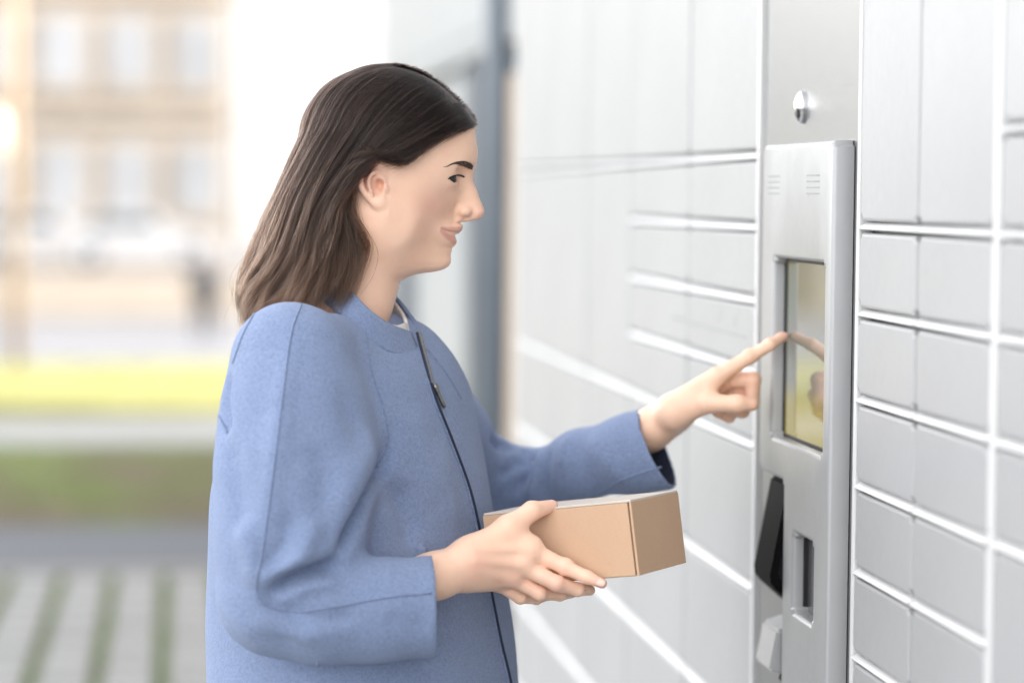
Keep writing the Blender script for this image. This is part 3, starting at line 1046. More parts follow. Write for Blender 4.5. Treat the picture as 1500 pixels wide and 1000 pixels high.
def field_push(p, margin, g=None):
    """move points lying closer than margin to the head (or inside it) out along its gradient"""
    g = HEADF
    sh = p.shape
    p = p.reshape(-1, 3).copy()
    m = np.broadcast_to(np.asarray(margin, float), sh[:-1]).reshape(-1)
    for _ in range(3):
        x = (p - g.lo) / g.h
        ok = ((x > 1) & (x < g.n - 3)).all(1)
        def smp(off):
            y = np.clip(x + off, 0, np.array(g.n) - 2.001)
            i = y.astype(int); f = y - i
            v = 0
            for a in (0, 1):
                for b in (0, 1):
                    for c in (0, 1):
                        w = (f[:, 0] if a else 1 - f[:, 0]) * (f[:, 1] if b else 1 - f[:, 1]) * (f[:, 2] if c else 1 - f[:, 2])
                        v = v + w * g.f[i[:, 0] + a, i[:, 1] + b, i[:, 2] + c]
            return v
        f0 = smp(0)
        G = np.stack([smp(np.eye(3)[k] * 1.5) - smp(-np.eye(3)[k] * 1.5) for k in range(3)], 1)
        G /= np.linalg.norm(G, axis=1, keepdims=True) + 1e-9
        mv = np.where(ok & (f0 < m), m - f0, 0)
        p += G * mv[:, None]
    return p.reshape(sh)


def skin_material():
    t = NT('skin')
    at = t.node('ShaderNodeAttribute', attribute_name='tint')
    n = t.noise(90, 5, 0.6)
    n2 = t.noise(18, 3, 0.5)
    base = t.ramp(n2, [(0.3, (0.84, 0.54, 0.39)), (0.7, (0.90, 0.605, 0.45))])
    base = t.mix(t.ramp(t.noise(38, 5, .65), [(.45, (0, 0, 0)), (.75, (.22, .22, .22))]), base, (0.74, 0.37, 0.27))
    c = t.mix(at.outputs['Color'], base, (0.55, 0.22, 0.20))
    t.set(Base_Color=c, Roughness=t.ramp(n, [(0.3, (.36,) * 3), (0.7, (.52,) * 3)]), Subsurface_Weight=0.16,
          Subsurface_Radius=(0.010, 0.0042, 0.0024), Subsurface_Scale=0.3, Specular_IOR_Level=0.42)
    t.bump(t.noise(700, 4), 0.14, 0.0008)
    return t.m


M_skin = skin_material()


def set_tint(me, val):
    a = me.color_attributes.new('tint', 'FLOAT_COLOR', 'POINT')
    v = np.clip(val, 0, 1).astype(np.float32)
    a.data.foreach_set('color', np.stack([v, v, v, np.ones_like(v)], 1).ravel())


def gauss(V, c, r):
    return np.exp(-((V - c) ** 2).sum(1) / r ** 2)
# ------------------------------------------------------------------ hands (frame F)
def build_left_hand():
    """reaching hand: forefinger on the screen, other fingers curled, thumb towards the camera"""
    q = S(1, 2.9)
    g = Field(P(860, 720, 2.99) - .03, P(1180, 460, 2.84) + np.array([.02, .06, .03]), 0.00125)
    tipd = .7189 / ray(1149, 493)[0]
    ix = [P(1052, 550, 2.888), P(1098, 523, 2.885), P(1128, 504.5, 2.882), P(1149, 493, tipd)]
    g.chain(ix, [12.4 * q, 9.8 * q, 8.7 * q, 6.9 * q], .004)
    g.ell(ix[1] + np.array([0, 0, .002]), (9.8 * q,) * 3, .004)
    md = [P(1066, 556, 2.908), P(1103, 556, 2.903), P(1101, 588, 2.905), P(1079, 597, 2.908)]
    g.chain(md, [13 * q, 11.8 * q, 10.5 * q, 9 * q], .003)
    rg = [P(1058, 566, 2.928), P(1094, 578, 2.925), P(1088, 602, 2.925), P(1066, 602, 2.925)]
    g.chain(rg, [12.5 * q, 11.5 * q, 10 * q, 8.5 * q], .003)
    pk = [P(1044, 580, 2.946), P(1076, 595, 2.944), P(1068, 610, 2.942), P(1050, 604, 2.94)]
    g.chain(pk, [11 * q, 10 * q, 9 * q, 7.5 * q], .003)
    w0, w1 = P(860, 676, 2.985), P(950, 628, 2.935)
    wr = P(985, 606, 2.918)
    h2 = Field(g.lo, g.lo + (g.n - 1) * g.h, g.h)
    h2.n = g.n; h2.f = np.full(g.n, .06, np.float32)
    h2.cone(w0, w1, 29 * q, 24 * q, .01)
    h2.cone(P(862, 684, 3.0), P(955, 632, 2.95), 27 * q, 23 * q, .012)
    h2.cone(w1, wr, 24 * q, 25 * q, .02)
    h2.cone(P(955, 630, 2.95), P(990, 608, 2.935), 22 * q, 22 * q, .02)
    for p0, p1, a, b in (((985, 598, 2.905), (1050, 552, 2.888), 21, 14.5), ((988, 600, 2.918), (1062, 557, 2.906), 22, 14.5),
                         ((988, 606, 2.932), (1055, 567, 2.926), 21, 14), ((985, 612, 2.945), (1042, 580, 2.945), 20, 13)):
        h2.cone(P(*p0), P(*p1), a * q, b * q, .012)
    h2.cone(P(988, 607, 2.905), P(1040, 590, 2.884), 17 * q, 14 * q, .016)       # thumb root
    th = [P(1036, 590, 2.882), P(1080, 591, 2.874), P(1101, 592, 2.876)]
    h2.chain(th, [13.5 * q, 12.2 * q, 10 * q], .006)
    g.f = smin(g.f, h2.f, .0035)
    V, Q = g.mesh(1)
    tint = .38 * gauss(V, P(1150, 493, tipd), .014) + .25 * gauss(V, P(1101, 592, 2.876), .014) + .3 * gauss(V, P(1112, 572, 2.903), .016) + .3 * gauss(V, P(1080, 600, 2.908), .013)
    return V, Q, tint


def smin(a, b, k):
    h = np.clip(0.5 + 0.5 * (b - a) / k, 0, 1)
    return b + (a - b) * h - k * h * (1 - h)


def build_right_hand():
    """near hand: thumb over the top edge of the box, fingers along and under it"""
    q = S(1, 2.63)
    g = Field(P(560, 930, 2.66) - .03, P(910, 690, 2.54) + np.array([.02, .04, .03]), 0.00125)
    ix = [P(778, 806, 2.622), P(828, 830, 2.622), P(860, 845, 2.612), P(882, 854, 2.607)]
    g.chain(ix, [14 * q, 10.8 * q, 9.6 * q, 7.4 * q], .004)
    g.ell(ix[1] + np.array([0, .001, .001]), (11.4 * q,) * 3, .005)
    md = [P(766, 828, 2.622), P(815, 854, 2.616), P(846, 863, 2.630), P(864, 864, 2.655)]
    g2 = [P(750, 845, 2.628), P(790, 868, 2.628), P(820, 870, 2.655), P(838, 868, 2.685)]
    pk = [P(728, 852, 2.638), P(762, 874, 2.645), P(786, 876, 2.668), P(804, 872, 2.694)]
    for c, rr in ((md, (14, 11.2, 9.8, 8)), (g2, (13.2, 10.6, 9.4, 7.6)), (pk, (12.2, 9.8, 8.4, 6.8))):
        t = Field(g.lo, g.lo + (g.n - 1) * g.h, g.h); t.n = g.n; t.f = np.full(g.n, .06, np.float32)
        t.chain(c, [r * q for r in rr], .004)
        g.f = smin(g.f, t.f, .0022)
    h2 = Field(g.lo, g.lo + (g.n - 1) * g.h, g.h); h2.n = g.n; h2.f = np.full(g.n, .06, np.float32)
    h2.cone(P(540, 862, 2.555), P(640, 843, 2.595), 36 * q, 29 * q, .01)
    h2.cone(P(540, 866, 2.585), P(640, 842, 2.618), 34 * q, 28 * q, .012)
    h2.cone(P(640, 842, 2.602), P(688, 828, 2.612), 29 * q, 30 * q, .02)
    for p0, p1, a, b in (((690, 815, 2.612), (776, 806, 2.624), 25, 15.5), ((690, 825, 2.612), (766, 827, 2.622), 25, 15.5),
                         ((690, 836, 2.616), (750, 845, 2.628), 23, 14.5), ((688, 842, 2.622), (729, 852, 2.638), 21, 13.5)):
        h2.cone(P(*p0), P(*p1), a * q, b * q, .014)
    h2.cone(P(690, 815, 2.608), P(744, 772, 2.622), 22 * q, 17 * q, .02)
    h2.chain([P(744, 772, 2.622), P(779, 748, 2.636), P(808, 741, 2.652)], [16.5 * q, 13.5 * q, 9.6 * q], .006)
    h2.cone(P(745, 785, 2.625), P(778, 800, 2.626), 14 * q, 12 * q, .02)       # web
    g.f = smin(g.f, h2.f, .0045)
    for p, r in (((766, 826, 2.614), 7), ((750, 846, 2.620), 6.5), ((776, 805, 2.616), 7)):   # knuckles
        g.ell(P(*p), (r * q,) * 3, .014)
    for a_, b_ in (((694, 806, 2.590), (772, 803, 2.612)), ((696, 820, 2.589), (762, 825, 2.610)), ((698, 832, 2.594), (747, 844, 2.617))):     # tendons
        g.cone(P(*a_), P(*b_), 2.0 * q, 2.6 * q, .009)
    V, Q = g.mesh(1)
    tint = .4 * gauss(V, P(882, 854, 2.607), .014) + .35 * gauss(V, P(806, 740, 2.652), .014) + .28 * gauss(V, P(815, 858, 2.612), .018) + .25 * gauss(V, P(752, 850, 2.62), .02) + .25 * gauss(V, P(700, 832, 2.585), .02)
    return V, Q, tint


def join_np(parts):
    Vs, Qs, T, n = [], [], [], 0
    for V, Q, t in parts:
        Vs.append(V); Qs.append(Q + n); T.append(t); n += len(V)
    return np.concatenate(Vs), np.concatenate(Qs), np.concatenate(T)


# ------------------------------------------------------------------ person
HV, HQ = build_head()
_q = S(1)
t_h = np.zeros(len(HV))
for s in (-1, 1):
    lipU = [Hh(676, 337), Hh(671, 336.5, 10 * s), Hh(660, 335.5, 21 * s), Hh(648, 334.5, 32 * s)]
    lipL = [Hh(668, 352.5), Hh(663, 350.5, 10 * s), Hh(655, 345.5, 20 * s), Hh(648, 337.5, 31 * s)]
    for pl, r in ((lipU, 5.6 * _q), (lipL, 7.0 * _q)):
        d, fr = polydist(HV, spline(pl, 12))
        t_h = np.maximum(t_h, .60 * (1 - sstep(d / (r * (1 - .42 * fr)), .6, 1.15)))
    t_h = np.maximum(t_h, .30 * gauss(HV, Hh(640, 303, 58 * s), .024))
    t_h = np.maximum(t_h, .30 * gauss(HV, Hh(548, 262, 94 * s), .024))
t_h = np.maximum(t_h, .30 * gauss(HV, Hh(704, 314), .014))
t_h = np.maximum(t_h, .16 * gauss(HV, Hh(672, 266, 45), .012))
_lh = build_left_hand()
_rh = build_right_hand()


def limb(pts, rs, n=20):
    """simple lofted limb hidden under the clothes"""
    pts = np.array(pts); V = []; Q = []
    for i, p in enumerate(pts):
        t = pts[min(i + 1, len(pts) - 1)] - pts[max(i - 1, 0)]
        t = t / np.linalg.norm(t)
        a = np.cross(t, [0.3, .9, .31]); a /= np.linalg.norm(a); b = np.cross(t, a)
        for k in range(n):
            w = 2 * math.pi * k / n
            V.append(p + rs[i] * (a * math.cos(w) + b * math.sin(w)))
    for i in range(len(pts) - 1):
        for k in range(n):
            Q.append((i * n + k, i * n + (k + 1) % n, (i + 1) * n + (k + 1) % n, (i + 1) * n + k))
    return np.array(V), np.array(Q), np.zeros(len(V))


_neck = limb([P(528, 430), P(512, 490), P(508, 560), P(512, 700), P(515, 850), P(515, 1000)], [.033, .040, .062, .075, .075, .08])
_al = limb([P(590, 565, 2.85), P(704, 706, 3.05), P(770, 704, 3.03), P(865, 676, 2.985)], [.033, .030, .026, .022])
_ar = limb([P(440, 520, 2.62), P(388, 860, 2.52), P(555, 860, 2.57)], [.035, .032, .025])
BV, BQ, BT = join_np([(HV, HQ, t_h), _lh, _rh, _neck, _al, _ar])
BASE = np.array([*toW(P(520, 600))[:2], 0.0])
bme = mesh_np('person', toW(BV) - BASE, BQ[:, ::-1])
set_tint(bme, BT)
person = obj('person', bme, M_skin)
person.location = Vector(BASE)
tag(person, 'dark haired person in blue wool coat holding a box and touching the screen', 'person')


def pobj(name, V, Q, mat, parent=person, inF=True, smooth=True):
    me = mesh_np(name, (toW(V) if inF else np.asarray(V)) - BASE, np.asarray(Q)[:, ::-1], smooth)
    o = bpy.data.objects.new(name, me)
    COL.objects.link(o)
    me.materials.append(mat)
    o.parent = parent
    if parent is not person:
        o.location = (0, 0, 0)
    return o


# eyes
te = NT('eye')
sp = te.node('ShaderNodeSeparateXYZ'); te.L.new(te.tc.outputs['Generated'], sp.inputs[0])
te.set(Base_Color=(0.42, 0.38, 0.36), Roughness=0.35)
M_eyew = te.m
M_iris = simple('iris_brown', (0.012, 0.007, 0.005), 0.3, Coat_Weight=0.15)
M_lash = simple('eyelash', (0.012, 0.009, 0.008), 0.6)
M_tooth = simple('tooth', (0.72, 0.68, 0.62), 0.25)


def sphere_np(c, r, n=20, m=12):
    V, Q = [], []
    r = np.broadcast_to(r, 3)
    for j in range(m + 1):
        t = math.pi * j / m
        for i in range(n):
            a = 2 * math.pi * i / n
            V.append(c + r * np.array([math.cos(t), math.sin(t) * math.cos(a), math.sin(t) * math.sin(a)]))
    for j in range(m):
        for i in range(n):
            Q.append((j * n + i, (j + 1) * n + i, (j + 1) * n + (i + 1) % n, j * n + (i + 1) % n))
    return np.array(V), np.array(Q)


for s in (-1, 1):
    c = Hh(653, 262, 37 * s)
    eye = pobj('eyeball', *sphere_np(c, 16.3 * _q), M_eyew)
    pobj('iris', *sphere_np(c + np.array([7.6 * _q, 6.6 * _q, -.6 * _q]), np.array([9.4, 10.2, 9.6]) * _q), M_iris, eye)
# teeth
pobj('teeth', *sphere_np(Hh(653, 342), np.array([11, 19, 4]) * _q), M_tooth)
BVH = BVHTree.FromPolygons([Vector(v) for v in toW(BV)], [tuple(q[::-1]) for q in BQ])


def hit(px, py, bvh, back=0.0, default=2.7):
    v = Vector(ray(px, py))
    loc, nrm, i, d = bvh.ray_cast(Vector(CAM), v.normalized())
    if loc is None:
        return None
    return np.array(loc) + np.array(nrm) * back


def strips(pts_list, rad, name, mat, parent, n=5):
    """many thin tapered hairs in one mesh; points in world"""
    bm = bmesh.new()
    for pts in pts_list:
        m = len(pts)
        tube(bm, [Vector(np.asarray(p) - BASE) for p in pts], [rad * (1 - .8 * i / (m - 1)) for i in range(m)], n, False)
    me = bm_mesh(bm, name, True)
    o = bpy.data.objects.new(name, me); COL.objects.link(o); me.materials.append(mat); o.parent = parent
    return o


def surf(p, off=0.0):
    loc, nrm, i, d = BVH.find_nearest(Vector(toW(p)))
    return np.array(loc) + np.array(nrm) * off


M_brow = simple('eyebrow_hair', (0.065, 0.042, 0.031), 0.6)


def on_face(px, py, off, s):
    """point on the face under a photo pixel; s = -1 mirrors it to the far side"""
    h = hit(px, py, BVH, off)
    if h is None:
        return None
    if s < 0:
        f = toF(h); f[1] = -f[1]
        h = toW(f)
    return h


_bt = spline([(693, 243.5), (688, 239.0), (680, 236.6), (670, 237.6), (661, 240.6), (653, 245.5)], 50)
_bb = spline([(691.5, 248.5), (687, 247.6), (680, 243.8), (670, 240.2), (661, 241.8), (653, 246.0)], 50)
_lid = spline([(677.5, 258.8), (674, 256.8), (669, 256.4), (663, 257.8), (657.5, 261.5)], 44)
for s in (-1, 1):
    rb = np.random.default_rng(5)
    hs = []
    for k in range(480):
        u = .94 * rb.random() ** 1.5
        v = rb.random()
        b = _bt[int(u * 49)] * (1 - v) + _bb[int(u * 49)] * v
        L = rb.uniform(4.5, 8.0)
        ang = math.radians(rb.normal(62, 14) * (1 - u) ** 1.4 + rb.normal(8, 8) - 16 * u)
        tip = b + np.array([-L * math.cos(ang), -L * math.sin(ang) * .75])
        tip[1] = max(tip[1], np.interp(-tip[0], -_bt[:, 0], _bt[:, 1]) - 1.0)
        pts = [on_face(*b, .0001, s), on_face(*(b * .5 + tip * .5), .0006, s), on_face(*tip, .0004, s)]
        if all(q_ is not None for q_ in pts) and max(np.linalg.norm(pts[0] - pts[1]), np.linalg.norm(pts[1] - pts[2])) < .012:
            hs.append(pts)
    strips(hs, .00027, 'eyebrow', M_brow, person, 4)
    hs = []
    base = [on_face(*b, .0003, s) for b in _lid]
    base = [b for b in base if b is not None]
    for k, b in enumerate(base):
        w_ = k / len(base)
        for _j in range(2):
            o_ = FA * (3.8 * (1 - w_) ** .8 - 1.5 * w_) * _q + FB * s * (1.0 + 2.6 * w_) * _q + FC * (-1.2 + rb.normal(0, .5)) * _q + FA * rb.normal(0, .6) * _q
            hs.append([b, b + o_ * .5 - FC * .5 * _q, b + o_ + FC * .9 * _q])
    hs.append(base)
    strips(hs, .0007, 'eyelashes', M_lash, person, 4)

# fingernails
M_nail = simple('fingernail', (0.80, 0.52, 0.43), .35, var=.03, Coat_Weight=.1)


def nail(c, along, up, L, Wd, name='fingernail'):
    c, along, up = (np.asarray(v, float) for v in (c, along, up))
    along = along / np.linalg.norm(along); up = up - along * (up @ along); up /= np.linalg.norm(up)
    sd = np.cross(along, up)
    V, Q = [], []
    n, m = 9, 9
    for i in range(n):
        for j in range(m):
            a, b = 2 * i / (n - 1) - 1, 2 * j / (m - 1) - 1
            wb = Wd * (1 - .25 * max(0, a) ** 2 - .12 * a * a)
            V.append(c + along * L * a * math.sqrt(1 - .4 * b * b) + sd * wb * b - up * (wb * .42 * b * b + .0006 * a * a))
    for i in range(n - 1):
        for j in range(m - 1):
            k = i * m + j
            Q.append((k, k + 1, k + m + 1, k + m))
    o = pobj(name, np.array(V), np.array(Q), M_nail)
    sm_ = o.modifiers.new('thickness', 'SOLIDIFY'); sm_.thickness = .0007; sm_.offset = 0
    return o


_qq = S(1, 2.63)
nail(P(802, 742, 2.650) + np.array([0, .0035, 9.2 * _qq]), P(808, 741, 2.652) - P(779, 748, 2.636), (0.0, .35, 1), .0065, .0050)
nail(P(879, 852.5, 2.608) + np.array([0, 8.2 * _qq, .0012]), P(882, 854, 2.607) - P(860, 845, 2.612), (0.1, 1, .25), .0058, .0044)
nail(P(1143, 496, .7189 / ray(1149, 493)[0]) + np.array([-.002, .0018, .0066]), P(1149, 493, .7189 / ray(1149, 493)[0]) - P(1128, 504.5, 2.882), (-.3, .25, 1), .0055, .0042)
# ------------------------------------------------------------------ coat
def wool(name, col, dark=0.8):
    t = NT(name)
    n1 = t.noise(330, 6, 0.8)
    n2 = t.noise(260, 5, 0.75)
    n3 = t.noise(9, 3, 0.5)
    c0 = tuple(c * .70 for c in col); c1 = tuple(min(1, c * 1.25) for c in col)
    c = t.mix(t.ramp(n1, [(.32, (0, 0, 0)), (.68, (1, 1, 1))]), c0, c1)
    c = t.mix(t.ramp(n2, [(.38, (0, 0, 0)), (.66, (.5, .5, .5))]), c, tuple(min(1, k * 1.32 + .012) for k in col))
    c = t.mix(t.ramp(n3, [(.35, (0, 0, 0)), (.65, (.18, .18, .18))]), c, tuple(k * .8 for k in col))
    t.set(Base_Color=c, Roughness=.92, Specular_IOR_Level=.15, Sheen_Weight=.35, Sheen_Roughness=.45, Sheen_Tint=(.75, .82, 1.0))
    h = t.node('ShaderNodeMath', operation='ADD')
    t.L.new(n1, h.inputs[0]); t.L.new(n2, h.inputs[1])
    t.bump(h.outputs[0], .8, .0018)
    return t.m


BLUE = (0.210, 0.268, 0.420)
M_wool = wool('blue_wool', BLUE)
M_seam = wool('blue_wool_seam', tuple(c * .93 for c in BLUE))
M_lining = simple('navy_lining', (0.012, 0.018, 0.045), 0.7, var=.1)
TH = R(24)
TN = np.array([math.cos(TH), math.sin(TH)])     # where the chest faces (a, b)
TL = np.array([-math.sin(TH), math.cos(TH)])    # towards her right shoulder
# photo row, centre px, half width across the shoulders, half depth
LV = [(452, 530, .012, .010), (474, 532, .038, .032), (490, 533, .076, .056), (512, 533, .130, .080), (540, 529, .160, .093), (600, 523, .188, .113),
      (700, 514, .196, .137), (800, 519, .200, .148), (900, 527, .206, .155), (1000, 534, .212, .161), (1150, 536, .222, .168), (1400, 536, .235, .178)]


def build_coat():
    g = Field(np.array([P(300, 500)[0] - .03, -.42, P(520, 1340)[2]]), np.array([.40, .33, P(520, 425)[2]]), .004)
    zs = np.array([P(520, r[0])[2] for r in LV])[::-1]
    ca = np.array([P(r[1], r[0])[0] for r in LV])[::-1]
    la = np.array([r[2] for r in LV])[::-1]; lb = np.array([r[3] for r in LV])[::-1]
    Z = g.lo[2] + g.h * np.arange(g.n[2])
    def sm(v):
        y = np.interp(Z, zs, v)
        k = np.exp(-.5 * (np.arange(-14, 15) / 5.) ** 2); k /= k.sum()
        return np.convolve(np.pad(y, 14, mode='edge'), k, 'valid')
    C, A_, B_ = sm(ca), sm(la), sm(lb)
    sl, (X, Y, Zg) = g.win(g.lo, g.lo + np.array([.50, 9, 9]))
    nz = X.shape[0]
    x = X - C[None, None, :]; y = Y - 0.0
    pl = (x * TL[0] + y * TL[1]) / A_; pn = (x * TN[0] + y * TN[1]) / B_
    rr = (np.abs(pl) ** 2.25 + np.abs(pn) ** 2.25) ** (1 / 2.25)
    d = (rr - 1) * np.minimum(A_, B_)
    g.blend(sl, d.astype(np.float32), 0)
    # near sleeve
    g.chain([P(482, 514, 2.672), P(428, 530, 2.60)], [.044, .058], .04)
    g.chain([P(428, 528, 2.60), P(432, 610, 2.585), P(432, 700, 2.57), P(422, 800, 2.55), P(406, 872, 2.54)], [.058, .071, .078, .072, .0600], .03)
    g2 = Field(g.lo, g.lo, 1); g2.lo, g2.h, g2.n = g.lo, g.h, g.n; g2.f = np.full(g.n, .06, np.float32)
    g2.chain([P(406, 872, 2.54), P(470, 890, 2.54), P(545, 893, 2.553), P(690, 884, 2.582)], [.0600, .0545, .0515, .056], .02)
    n = np.array([1.0, -.10, .035]); n /= np.linalg.norm(n)
    pr = P(635, 885, 2.57)
    g2.half(pr, n)
    g.f = smin(g.f, g2.f, .012)
    # far sleeve
    g.chain([P(585, 522, 2.80), P(604, 574, 2.87)], [.042, .048], .04)
    g.chain([P(604, 574, 2.87), P(650, 640, 2.97), P(704, 700, 3.05)], [.048, .054, .056], .03)
    g2.f[:] = .06
    g2.chain([P(704, 700, 3.05), P(790, 701, 3.02), P(850, 680, 2.98), P(930, 664, 2.945), P(1010, 648, 2.92)], [.056, .034, .039, .047, .055], .02)
    n2 = np.array([.86, .22, .43]); n2 /= np.linalg.norm(n2)
    p2 = P(964, 657, 2.935)
    g2.half(p2, n2)
    g.f = smin(g.f, g2.f, .010)
    V, Q = g.mesh(2)
    # open the cuffs: drop the caps
    cen = V[Q].mean(1)
    fn = np.cross(V[Q[:, 2]] - V[Q[:, 0]], V[Q[:, 3]] - V[Q[:, 1]]); fn /= np.linalg.norm(fn, axis=1, keepdims=True) + 1e-12
    keep = ~((np.abs((cen - pr) @ n) < .006) & (np.linalg.norm(cen - pr, axis=1) < .085) & (np.abs(fn @ n) > .55))
    keep &= ~((np.abs((cen - p2) @ n2) < .006) & (np.linalg.norm(cen - p2, axis=1) < .085) & (np.abs(fn @ n2) > .55))
    # trim the edge vertices exactly to the cuff planes
    for p_, n_ in ((pr, n), (p2, n2)):
        fc = Q[keep]
        e = np.sort(np.concatenate([fc[:, [0, 1]], fc[:, [1, 2]], fc[:, [2, 3]], fc[:, [3, 0]]]), 1)
        ue, ct = np.unique(e, axis=0, return_counts=True)
        for _ in range(3):
            bd = np.unique(ue[ct == 1])
            bd = bd[np.linalg.norm(V[bd] - p_, axis=1) < .1]
            V[bd] -= ((V[bd] - p_) @ n_)[:, None] * n_
    return V, Q, keep, (pr, n), (p2, n2)


CV, CQ, ckeep, cuffR, cuffL = build_coat()


def cast_line(bvh, pts, n=60, off=0.0):
    """polyline traced in photo px laid onto a surface"""
    out = []
    for p in spline(np.array(pts, float), n):
        h = hit(p[0], p[1], bvh, off)
        if h is not None:
            out.append(h)
    # drop points that fell through to another layer
    res = [out[0]]
    for h in out[1:]:
        if np.linalg.norm(h - res[-1]) < .03:
            res.append(h)
    return np.array(res)


bv = BVHTree.FromPolygons([Vector(v) for v in toW(CV)], [tuple(q[::-1]) for q in CQ])
# folds of the cloth: (polyline, height in m, half width in m)
FOLDS = [([(426, 500), (414, 580), (399, 700), (386, 800)], .0045, .013), ([(560, 672), (542, 722), (518, 776), (498, 822)], -.007, .006), ([(500, 829), (462, 840), (424, 851), (400, 866)], -.006, .005),
         ([(404, 858), (440, 806), (476, 752)], .004, .011), ([(396, 842), (418, 790), (430, 740)], -.004, .011), ([(412, 898), (470, 908), (530, 902)], -.003, .009), ([(352, 892), (385, 925), (440, 944)], -.003, .010), ([(560, 700), (600, 745), (628, 800)], -.004, .014),
         ([(574, 632), (566, 668), (545, 715), (520, 770), (494, 826)], -.010, .011),
         ([(506, 826), (462, 838), (420, 850), (392, 872)], -.013, .0085), ([(392, 872), (402, 888), (440, 900)], -.004, .008),
         ([(500, 846), (455, 856), (420, 868)], .0045, .009),
         ([(470, 812), (430, 822), (400, 842), (378, 868)], .006, .011),
         ([(352, 760), (372, 820), (368, 862)], .006, .013), ([(345, 905), (400, 925), (480, 935)], .004, .014),
         ([(335, 640), (350, 720), (352, 790)], -.005, .014), ([(545, 640), (520, 700), (480, 775)], .006, .018),
         ([(500, 560), (520, 620), (535, 680)], -.003, .016), ([(470, 640), (478, 720), (470, 790)], -.004, .018), ([(410, 600), (418, 680)], .003, .02),
         ([(336, 545), (330, 590), (334, 640)], -.008, .009), ([(585, 700), (600, 780), (615, 800)], -.005, .018), ([(640, 640), (655, 720), (662, 780)], .004, .02),
         ([(600, 590), (622, 660), (640, 740)], .004, .022), ([(560, 905), (600, 915), (634, 912)], -.002, .012),
         ([(690, 570), (712, 640), (722, 690)], -.008, .010), ([(776, 655), (770, 690), (752, 728)], -.010, .008), ([(792, 660), (783, 690), (776, 735)], .005, .008),
         ([(806, 652), (800, 690), (800, 735)], -.004, .007), ([(735, 640), (748, 668), (742, 715)], .006, .011), ([(830, 640), (822, 690)], .003, .008),
         ([(730, 700), (745, 690), (764, 668)], -.007, .008), ([(860, 640), (900, 690), (930, 712)], .0025, .015), ([(720, 640), (738, 655), (760, 662)], -.006, .007)]
CN = vnormals(CV, CQ)
dispv = np.zeros(len(CV))
for pl, amp, sig in FOLDS:
    ln = cast_line(bv, pl, 24)
    if len(ln) < 2: continue
    d, fr = polydist(CV, toF(ln))
    end = np.clip(np.minimum(fr, 1 - fr) / .22, 0, 1)
    cuffd = np.minimum(np.abs((CV - cuffR[0]) @ cuffR[1]) + 9 * (np.linalg.norm(CV - cuffR[0], axis=1) > .1), np.abs((CV - cuffL[0]) @ cuffL[1]) + 9 * (np.linalg.norm(CV - cuffL[0], axis=1) > .1))
    dispv += sstep(cuffd, 0, .02) * 1.35 * amp * np.exp(-(d / sig) ** 2) * (.15 + .85 * end) * (CN @ np.array([0, .9, .2]) > -.1)
# slow unevenness of the hanging cloth
ph = CV @ np.array([[31., 12, 9], [11., 27, 38], [-23., 31, 14]]).T
dispv += .0012 * np.sin(ph[:, 0]) + .0010 * np.sin(ph[:, 1] + 1.3) + .0010 * np.sin(ph[:, 2] + .4)
CV = CV + CN * dispv[:, None]

used = np.unique(CQ[ckeep])
remap = np.full(len(CV), -1); remap[used] = np.arange(len(used))
CVk, CQk = CV[used], remap[CQ[ckeep]]
coat = pobj('coat', CVk, CQk, M_wool)
coat.data.materials.append(M_lining)
coat['label'] = 'blue wool coat with wide raglan sleeves and front zip'
sd_ = coat.modifiers.new('thickness', 'SOLIDIFY')
sd_.thickness = .0042; sd_.offset = -1; sd_.material_offset = 1; sd_.material_offset_rim = 0
ss_ = coat.modifiers.new('smooth', 'SUBSURF'); ss_.levels = 1; ss_.render_levels = 1
bv = BVHTree.FromPolygons([Vector(v) for v in toW(CV)], [tuple(q[::-1]) for q in CQ])


def seam(pts, rad=.0014, name='seam', mat=None, off=.0002, n=70):
    ln = cast_line(bv, pts, n, off)
    if len(ln) < 3: return
    bm = bmesh.new()
    tube(bm, [Vector(p - BASE) for p in ln], rad, 6)
    me = bm_mesh(bm, name, True); me.materials.append(mat or M_seam)
    o = bpy.data.objects.new(name, me); COL.objects.link(o); o.parent = coat
    return o


for pl in ([(441, 446), (426, 490), (414, 580), (399, 700), (384, 808), (376, 850), (379, 874), (399, 890), (438, 895), (498, 887), (570, 874), (632, 868)],
           [(532, 470), (537, 508), (546, 550), (558, 586), (567, 622), (567, 652), (552, 684)],
           [(378, 450), (357, 488), (341, 532)], [(316, 600), (333, 634)], [(624, 510), (650, 542), (676, 584)],
           [(868, 726), (919, 699), (968, 684)], [(465, 970), (465, 999)]):
    seam(pl)

# zip: tape, teeth, puller
M_tape = simple('zip_tape_navy', (0.02, 0.028, 0.06), .8)
M_teeth = simple('zip_metal', (0.20, 0.19, 0.18), .35, metal=.9, var=.3, scale=300)
zl = [(611, 488), (619, 520), (629, 556), (640, 590), (662, 645), (689, 720), (707, 800), (721, 875), (734, 940), (748, 1000), (762, 1090), (772, 1200), (778, 1320)]
seam(zl, .0022, 'zip_tape', M_tape, .0003, 170)
seam([(x - 4, y) for x, y in zl[2:]], .0014, 'zip_flap', M_seam, .0010, 170)
top = cast_line(bv, [(613, 489), (621, 522), (631, 562)], 60, .0028)
bm = bmesh.new()
for i, p in enumerate(top):
    v = p - BASE
    side = np.array([FA[0], FA[1], 0]) * (.0011 if i % 2 else -.0011)
    add_box(bm, v + side - .00085, v + side + .00085)
me = bm_mesh(bm, 'zip_teeth'); me.materials.append(M_teeth)
zt = bpy.data.objects.new('zip_teeth', me); COL.objects.link(zt); zt.parent = coat
pull = cast_line(bv, [(632, 564), (640, 582), (647, 598)], 8, .004)
